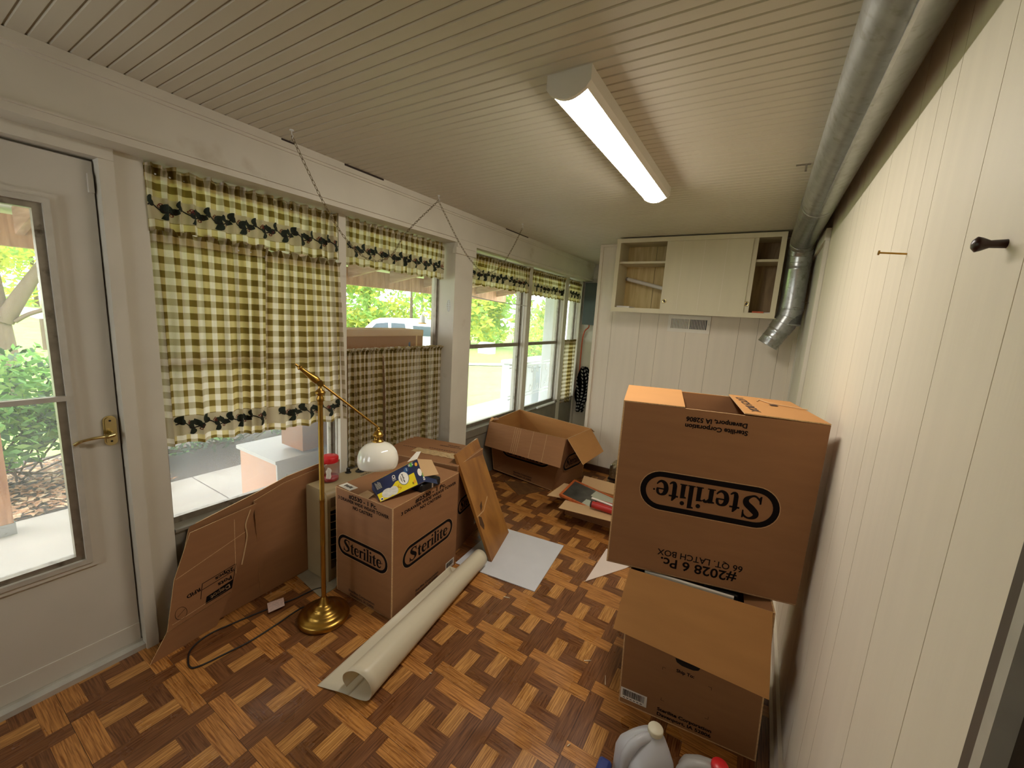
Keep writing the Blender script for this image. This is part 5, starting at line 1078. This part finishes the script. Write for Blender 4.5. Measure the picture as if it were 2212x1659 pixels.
# bird feeder shape hanging from the beam
mb = MB(); mb.lathe([(.0001, 0), (.045, .008), (.05, .015), (.038, .02), (.038, .09), (.02, .125), (.0001, .13)], frame((-3.17, 3.17, 1.36), (1, 0, 0), (0, 1, 0)), 'ironw', 20); mb.tube([(-3.17, 3.17, 1.49), (-3.17, 3.17, 1.80)], .003, 'alum', 6); mb.tube([(-3.17+.052*math.cos(a), 3.17+.052*math.sin(a), 1.368) for a in [i*PI/8 for i in range(16)]], .008, 'gold', 6, closed=True); one(mb, 'bird_feeder', 'white and orange feeder hanging from the porch beam beyond the second window', 'feeder', base=(-3.17, 3.17, 1.36))
# cabinet, tall boxed carton, freezer and railing on the porch
W_['pinkc'] = mat('pinkish_laminate', (206, 160, 130), .6, var=.05); W_['greyc'] = mat('grey_white_laminate', (196, 196, 190), .5, var=.04); W_['frz'] = mat('white_enamel_outdoor', (220, 226, 230), .35, var=.03)
pc = thing('porch_cabinet', 'pink-sided cabinet with a white top on the porch below the first window', 'cabinet', (-1.6, .47, -.12)); mb = MB(); mb.box(-1.82, -1.39, .095, .86, -.12, .575, 'pinkc'); mb.box(-1.39, -1.378, .095, .86, -.12, .575, 'greyc'); mb.box(-1.378, -1.370, .15, .80, .0, .50, 'greyc'); mb.build('body', pc); mb = MB(); mb.box(-1.84, -1.365, .08, .88, .575, .598, 'greyc'); mb.build('top', pc)
W_['greyp'] = mat('grey_packet', (140, 142, 142), .7)
mb = MB(); mb.box(-1.60, -1.52, .36, .50, .599, .645, 'greyp'); one(mb, 'grey_block', 'small grey block on the white top of the porch cabinet', 'block')
tbx = thing('tall_porch_carton', 'tall brown carton standing on the porch against the second window', 'carton', (-1.5, .9, .62)); mb = MB(); mb.hexa([(-1.60, .90, -.12), (-1.36, .90, -.12), (-1.36, 1.30, -.12), (-1.60, 1.30, -.12)], [(-1.60, .90, .62), (-1.36, .90, .62), (-1.36, 1.30, .62), (-1.60, 1.30, .62)], 'card'); mb.box(-1.60, -1.36, .25, 1.30, .62, 1.375, 'card'); mb.box(-1.602, -1.358, .248, 1.302, 1.345, 1.392, 'cardpale'); mb.box(-1.3595, -1.3585, 1.22, 1.235, .62, 1.345, 'edge'); mb.build('body', tbx)
mb = MB(); mb.face([(-1.3585, .66, 1.175), (-1.3585, .78, 1.165), (-1.3585, .78, 1.20), (-1.3585, .66, 1.21)], 'redp'); mb.face([(-1.358, .665, 1.180), (-1.358, .775, 1.170), (-1.358, .775, 1.195), (-1.358, .665, 1.205)], 'cardpale'); mb.build('red_sticker', tbx); mb = MB(); mb.face([(-1.3585, 1.14, 1.24), (-1.3585, 1.16, 1.24), (-1.3585, 1.16, 1.30), (-1.3585, 1.14, 1.29)], 'blues'); mb.build('blue_mark', tbx)
fz = thing('chest_freezer', 'white freezer standing on the porch beyond the column', 'freezer', (-2.2, 4.9, -.12)); mb = MB(); rbox(mb, -2.50, -1.90, 4.30, 5.6, -.12, .78, .03, 'frz'); mb.build('body', fz); mb = MB(); rbox(mb, -2.515, -1.885, 4.285, 5.615, .787, .845, .025, 'frz'); mb.build('lid', fz)
rl = MB(); xr = -1.55
for z in (.955, .915, .56, .52): rl.tube([(xr, 3.0, z), (xr, 4.6, z)], .006, 'ironw', 6)
for k in range(4):
    yc = 3.25+.42*k
    for s in (1, -1):
        rl.tube(bez([(xr, yc+s*.015, .70), (xr, yc+s*.03, .82), (xr, yc+s*.07, .90), (xr, yc+s*.11, .87), (xr, yc+s*.09, .82), (xr, yc+s*.06, .84)], 6), .006, 'ironw', 6); rl.tube(bez([(xr, yc+s*.015, .74), (xr, yc+s*.04, .64), (xr, yc+s*.09, .57), (xr, yc+s*.13, .60), (xr, yc+s*.11, .65), (xr, yc+s*.08, .63)], 6), .006, 'ironw', 6)
    rl.tube([(xr, yc+.2, .52), (xr, yc+.2, .955)], .005, 'ironw', 6)
one(rl, 'scroll_railing', 'white scrolled iron railing outside the second window beyond the column', 'railing')
mb = MB(); rbox(mb, -1.75, -1.50, 4.2, 5.1, -.12, 2.25, .03, 'frz'); one(mb, 'white_column', 'wide white porch pillar seen through the farthest window', 'pillar')
# ---- greenery
W_['lf1'] = translucent('spring_leaf_yellow', (204, 208, 96), (220, 222, 110), .45); W_['lf2'] = translucent('spring_leaf_green', (150, 186, 100), (176, 210, 120), .45); W_['lf3'] = translucent('bush_leaf', (116, 164, 92), (140, 190, 100), .4); W_['lfd'] = mat('dark_leaf', (62, 92, 56), .6, var=.3, scale=9); W_['bark'] = mat('tree_bark', (104, 88, 74), .9, var=.15, scale=6, stretch=(4, 4, .6)); W_['dead'] = mat('dead_leaves', (176, 132, 96), .8, var=.35, scale=14); W_['dead2'] = mat('dead_leaves_pale', (206, 176, 140), .8, var=.2, scale=14)  # lfd is a darker leaf green mixed at random into the shrubs
def leaves(mb, blobs, n, s, mats, R):
    for _ in range(n):
        c, r = R.choice(blobs); d = V((R.gauss(0, 1), R.gauss(0, 1), R.gauss(0, 1))).normalized(); k = R.uniform(.55, 1.05); p = V(c)+V((d.x*r[0], d.y*r[1], d.z*r[2]))*k
        a = V((R.gauss(0, 1), R.gauss(0, 1), R.gauss(0, .7))).normalized(); b = a.cross(V((R.gauss(0, 1), R.gauss(0, 1), R.gauss(0, 1)))).normalized(); q = s*R.uniform(.6, 1.3)
        mb.face([p-a*q, p-b*q*.45, p+a*q, p+b*q*.45], R.choice(mats))
def tree(name, lab, base, h, cr, blobs, n, s, mats, seed, group='trees beyond the lawn', tr_=.16, lean=(0, 0), forks=5):
    R = random.Random(seed); t = thing(name, lab, 'tree', base, group); B = V(base); mb = MB()
    top = B+V((lean[0], lean[1], h*.62)); mb.tube(bez([B, B+(top-B)*.5+V((R.uniform(-.1, .1), R.uniform(-.1, .1), 0)), top], 5), [tr_*(1-.045*i) for i in range(11)], 'bark', 9)
    for k in range(forks):
        a = 2*PI*k/forks+R.random(); st = B+(top-B)*R.uniform(.45, .95); e = st+V((math.cos(a)*cr*.7, math.sin(a)*cr*.7, h*R.uniform(.15, .4))); mb.tube(bez([st, (st+e)/2+V((0, 0, -.15)), e], 4), [tr_*.45*(1-.09*i) for i in range(9)], 'bark', 6)
    mb.build('trunk', t); mb = MB(); bl = blobs or [((B.x+R.uniform(-cr, cr), B.y+R.uniform(-cr, cr), B.z+h*R.uniform(.06, .92)), (cr*R.uniform(.4, .7),)*2+(h*R.uniform(.10, .2),)) for _ in range(13)]
    leaves(mb, bl, n, s, mats, R); mb.build('foliage', t); return t
tree('broad_tree', 'large spreading tree with yellow-green leaves outside the glazed door', (-11.6, .40, -.85), 5.5, 2.6, [((-11.7, .6, 2.42), (1.0, 1.3, .33)), ((-11.6, 1.0, 2.50), (1.2, 1.3, .35)), ((-12.2, -1.0, 2.3), (1.2, 1.2, .5)), ((-12.0, .3, 3.1), (2.0, 2.4, .6)), ((-11.4, 1.5, 1.95), (.45, .5, .35)), ((-11.8, .2, 2.0), (.6, .4, .2))], 5200, .075, ['lf1', 'lf1', 'lf2'], 3, tr_=.21, lean=(0, -.1), forks=0)
mb = MB(); mb.tube(bez([(-11.6, .42, .85), (-11.45, .70, 1.45), (-11.3, 1.0, 2.05), (-11.2, 1.4, 2.9)], 5), [.15-.006*i for i in range(16)], 'bark', 8); mb.tube(bez([(-11.6, .36, .9), (-11.8, .1, 1.7), (-12.0, -.2, 2.8)], 5), [.16-.008*i for i in range(11)], 'bark', 8); mb.tube(bez([(-11.5, .55, .85), (-11.4, .72, 1.0), (-11.3, .95, 1.12)], 5), .04, 'bark', 6)
bt = [o for o in C.objects if o.name.startswith('broad_tree')][0]; mb.build('limb', bt)
far_ = [(-44, 0, 11, 'lf2'), (-43, 6, 9, 'lf1'), (-38, 11, 8, 'lf2'), (-31, 15, 8, 'lf1'), (-27, 17.5, 9.5, 'lf2'), (-25, 20, 8.5, 'lf1'), (-21.5, 21, 9, 'lf2'), (-19, 24, 10, 'lf2'), (-17.5, 23, 8, 'lf1'), (-15, 25.5, 10.5, 'lf2'), (-12.5, 26, 9, 'lf1'), (-10.5, 27.5, 10, 'lf2'), (-7.5, 27, 9, 'lf2')]
kinds = {'lf1': 'yellow-green leafy tree in the woods beyond the lawn', 'lf2': 'mid green leafy tree in the woods beyond the lawn'}
for i, (x, y, h, lm) in enumerate(far_):
    tree('woodland_tree', kinds[lm], (x, y, gh(x, y)), h, 2.3, None, 2900, .24, [lm, lm, 'lf2' if lm == 'lf1' else 'lf1'], 20+i, group='yellow-green woodland trees' if lm == 'lf1' else 'mid green woodland trees', tr_=.13)
def shrub(lab, blobs, n, s, mats, seed, base):
    R = random.Random(seed); t = thing('leafy_shrub', lab, 'shrub', base); mb = MB(); leaves(mb, blobs, n, s, mats, R); mb.build('foliage', t); mb = MB()
    for k in range(16):
        c, r = R.choice(blobs); mb.tube(bez([(base[0]+R.uniform(-.2, .2), base[1]+R.uniform(-.3, .3), base[2]), (c[0]+R.uniform(-.1, .1), c[1]+R.uniform(-.1, .1), (base[2]+c[2])/2), (c[0]+R.uniform(-r[0], r[0])*.6, c[1]+R.uniform(-r[1], r[1])*.6, c[2])], 4), .008, 'bark', 5)
    mb.build('stems', t); return t
shrub('dense green leafy shrub outside the glazed door, behind the porch post', [((-4.3, -.85, .66), (.50, .50, .42)), ((-4.35, -.35, .62), (.45, .38, .42)), ((-4.5, -1.4, .70), (.5, .5, .5)), ((-4.2, -.10, .45), (.3, .26, .35)), ((-4.1, -.7, .36), (.35, .45, .3))], 6500, .042, ['lf3', 'lf3', 'lf2', 'lfd'], 50, (-4.4, -.6, -.16))
shrub('low dark shrub beyond the porch edge below the first window', [((-4.2, .75, .25), (.5, .7, .4)), ((-4.3, 1.7, .3), (.5, .6, .45)), ((-4.1, .15, .15), (.3, .3, .3))], 4200, .042, ['lfd', 'lfd', 'lf3'], 51, (-4.3, 1.2, -.2))
shrub('bright leafy shrub at the edge of the lawn, seen through the window beyond the column', [((-8.2, 16.0, .3), (.9, .9, 1.1)), ((-7.0, 16.6, .5), (1.2, .9, 1.3)), ((-5.8, 16.6, .4), (1.0, .9, 1.2))], 4200, .10, ['lf2', 'lf1'], 52, (-7.2, 16.4, -.5))
# leaf litter: uncountable
mb = MB(); R5 = random.Random(9)
for _ in range(2600):
    x = R5.uniform(-4.9, -3.36); y = R5.uniform(-2.2, .25); z = -.135-.05*max(0, -x-4.1)+R5.uniform(0, .035); a = R5.uniform(0, 6.28); s = R5.uniform(.018, .042); c, s_2 = math.cos(a)*s, math.sin(a)*s; t1 = R5.uniform(-.012, .02)
    mb.face([(x-c, y-s_2, z), (x+s_2*.6, y-c*.6, z+t1), (x+c, y+s_2, z+.004), (x-s_2*.6, y+c*.6, z+.01)], R5.choice(['dead', 'dead', 'dead2']))
tag(mb.build('leaf_litter'), 'brown fallen leaves under the shrub outside the glazed door', 'leaves', kind='stuff')
# fence posts on the hillside
for i in range(5):
    mb = MB(); x, y = -21.7-1.9*i, 2.6+1.05*i; mb.tube([(x, y, gh(x, y)), (x, y, gh(x, y)+1.15)], .07 if i == 0 else .05, 'bark', 8)
    one(mb, 'fence_post', ('thick weathered fence post on the hillside, nearest of its row' if i == 0 else 'thin fence post in the row climbing the hillside'), 'fence post', 'hillside fence posts' if i else None)
# ---- white pickup with a topper
W_['carw'] = mat('white_car_paint', (236, 238, 240), .25, var=.01); W_['carg'] = mat('car_window', (60, 74, 88), .08, var=.1); W_['tyre'] = mat('tyre_rubber', (30, 30, 30), .8)
A = V((-15.2, 9.75, -.98)); Bx = V((3.6, 2.1, 0)).normalized(); tk = thing('white_pickup', 'white pickup truck with a topper parked on the drive', 'truck', tuple(A+Bx*2.8)); By = V((0, 0, 1)); nn_ = Bx.cross(By)
fr = lambda a, b, c=0: A+Bx*a+By*b+nn_*c
prof = [(0, .45), (0, 1.05), (.15, 1.15), (1.35, 1.30), (2.05, 1.98), (2.35, 2.10), (3.6, 2.14), (5.7, 2.10), (5.75, 1.15), (5.75, .5)]
mb = MB(); mb.prism(prof, lambda a, b, c=0: fr(a, b, c-1.9), 1.9, 'carw'); mb.build('body', tk)
for q in ([(1.72, 1.34), (2.20, 1.86), (2.72, 1.93), (2.75, 1.34)], [(2.86, 1.34), (2.86, 1.93), (3.45, 1.92), (3.55, 1.34)], [(3.85, 1.42), (3.80, 1.86), (5.45, 1.84), (5.50, 1.45)]):
    mb = MB(); mb.prism(q, lambda a, b, c=0: fr(a, b, c+.002), .012, 'carg'); mb.build('side_window', tk)
for wx_ in (1.0, 4.7):
    mb = MB(); mb.tube([fr(wx_, .38, -.2), fr(wx_, .38, .03)], .38, 'tyre', 28); mb.tube([fr(wx_, .38, .03), fr(wx_, .38, .04)], .22, 'chrome', 20); mb.build('wheel', tk)
mb = MB(); mb.prism([(1.70, 1.30), (1.70, 1.48), (1.88, 1.50), (1.88, 1.30)], lambda a, b, c=0: fr(a, b, c+.02), .2, 'carw'); mb.build('mirror', tk)
mb = MB(); rbox(mb, -14.0, -13.0, 19.2, 20.0, -.95, -.15, .2, 'frz'); one(mb, 'white_tank', 'small pale rounded tank far across the lawn before the woods', 'tank')
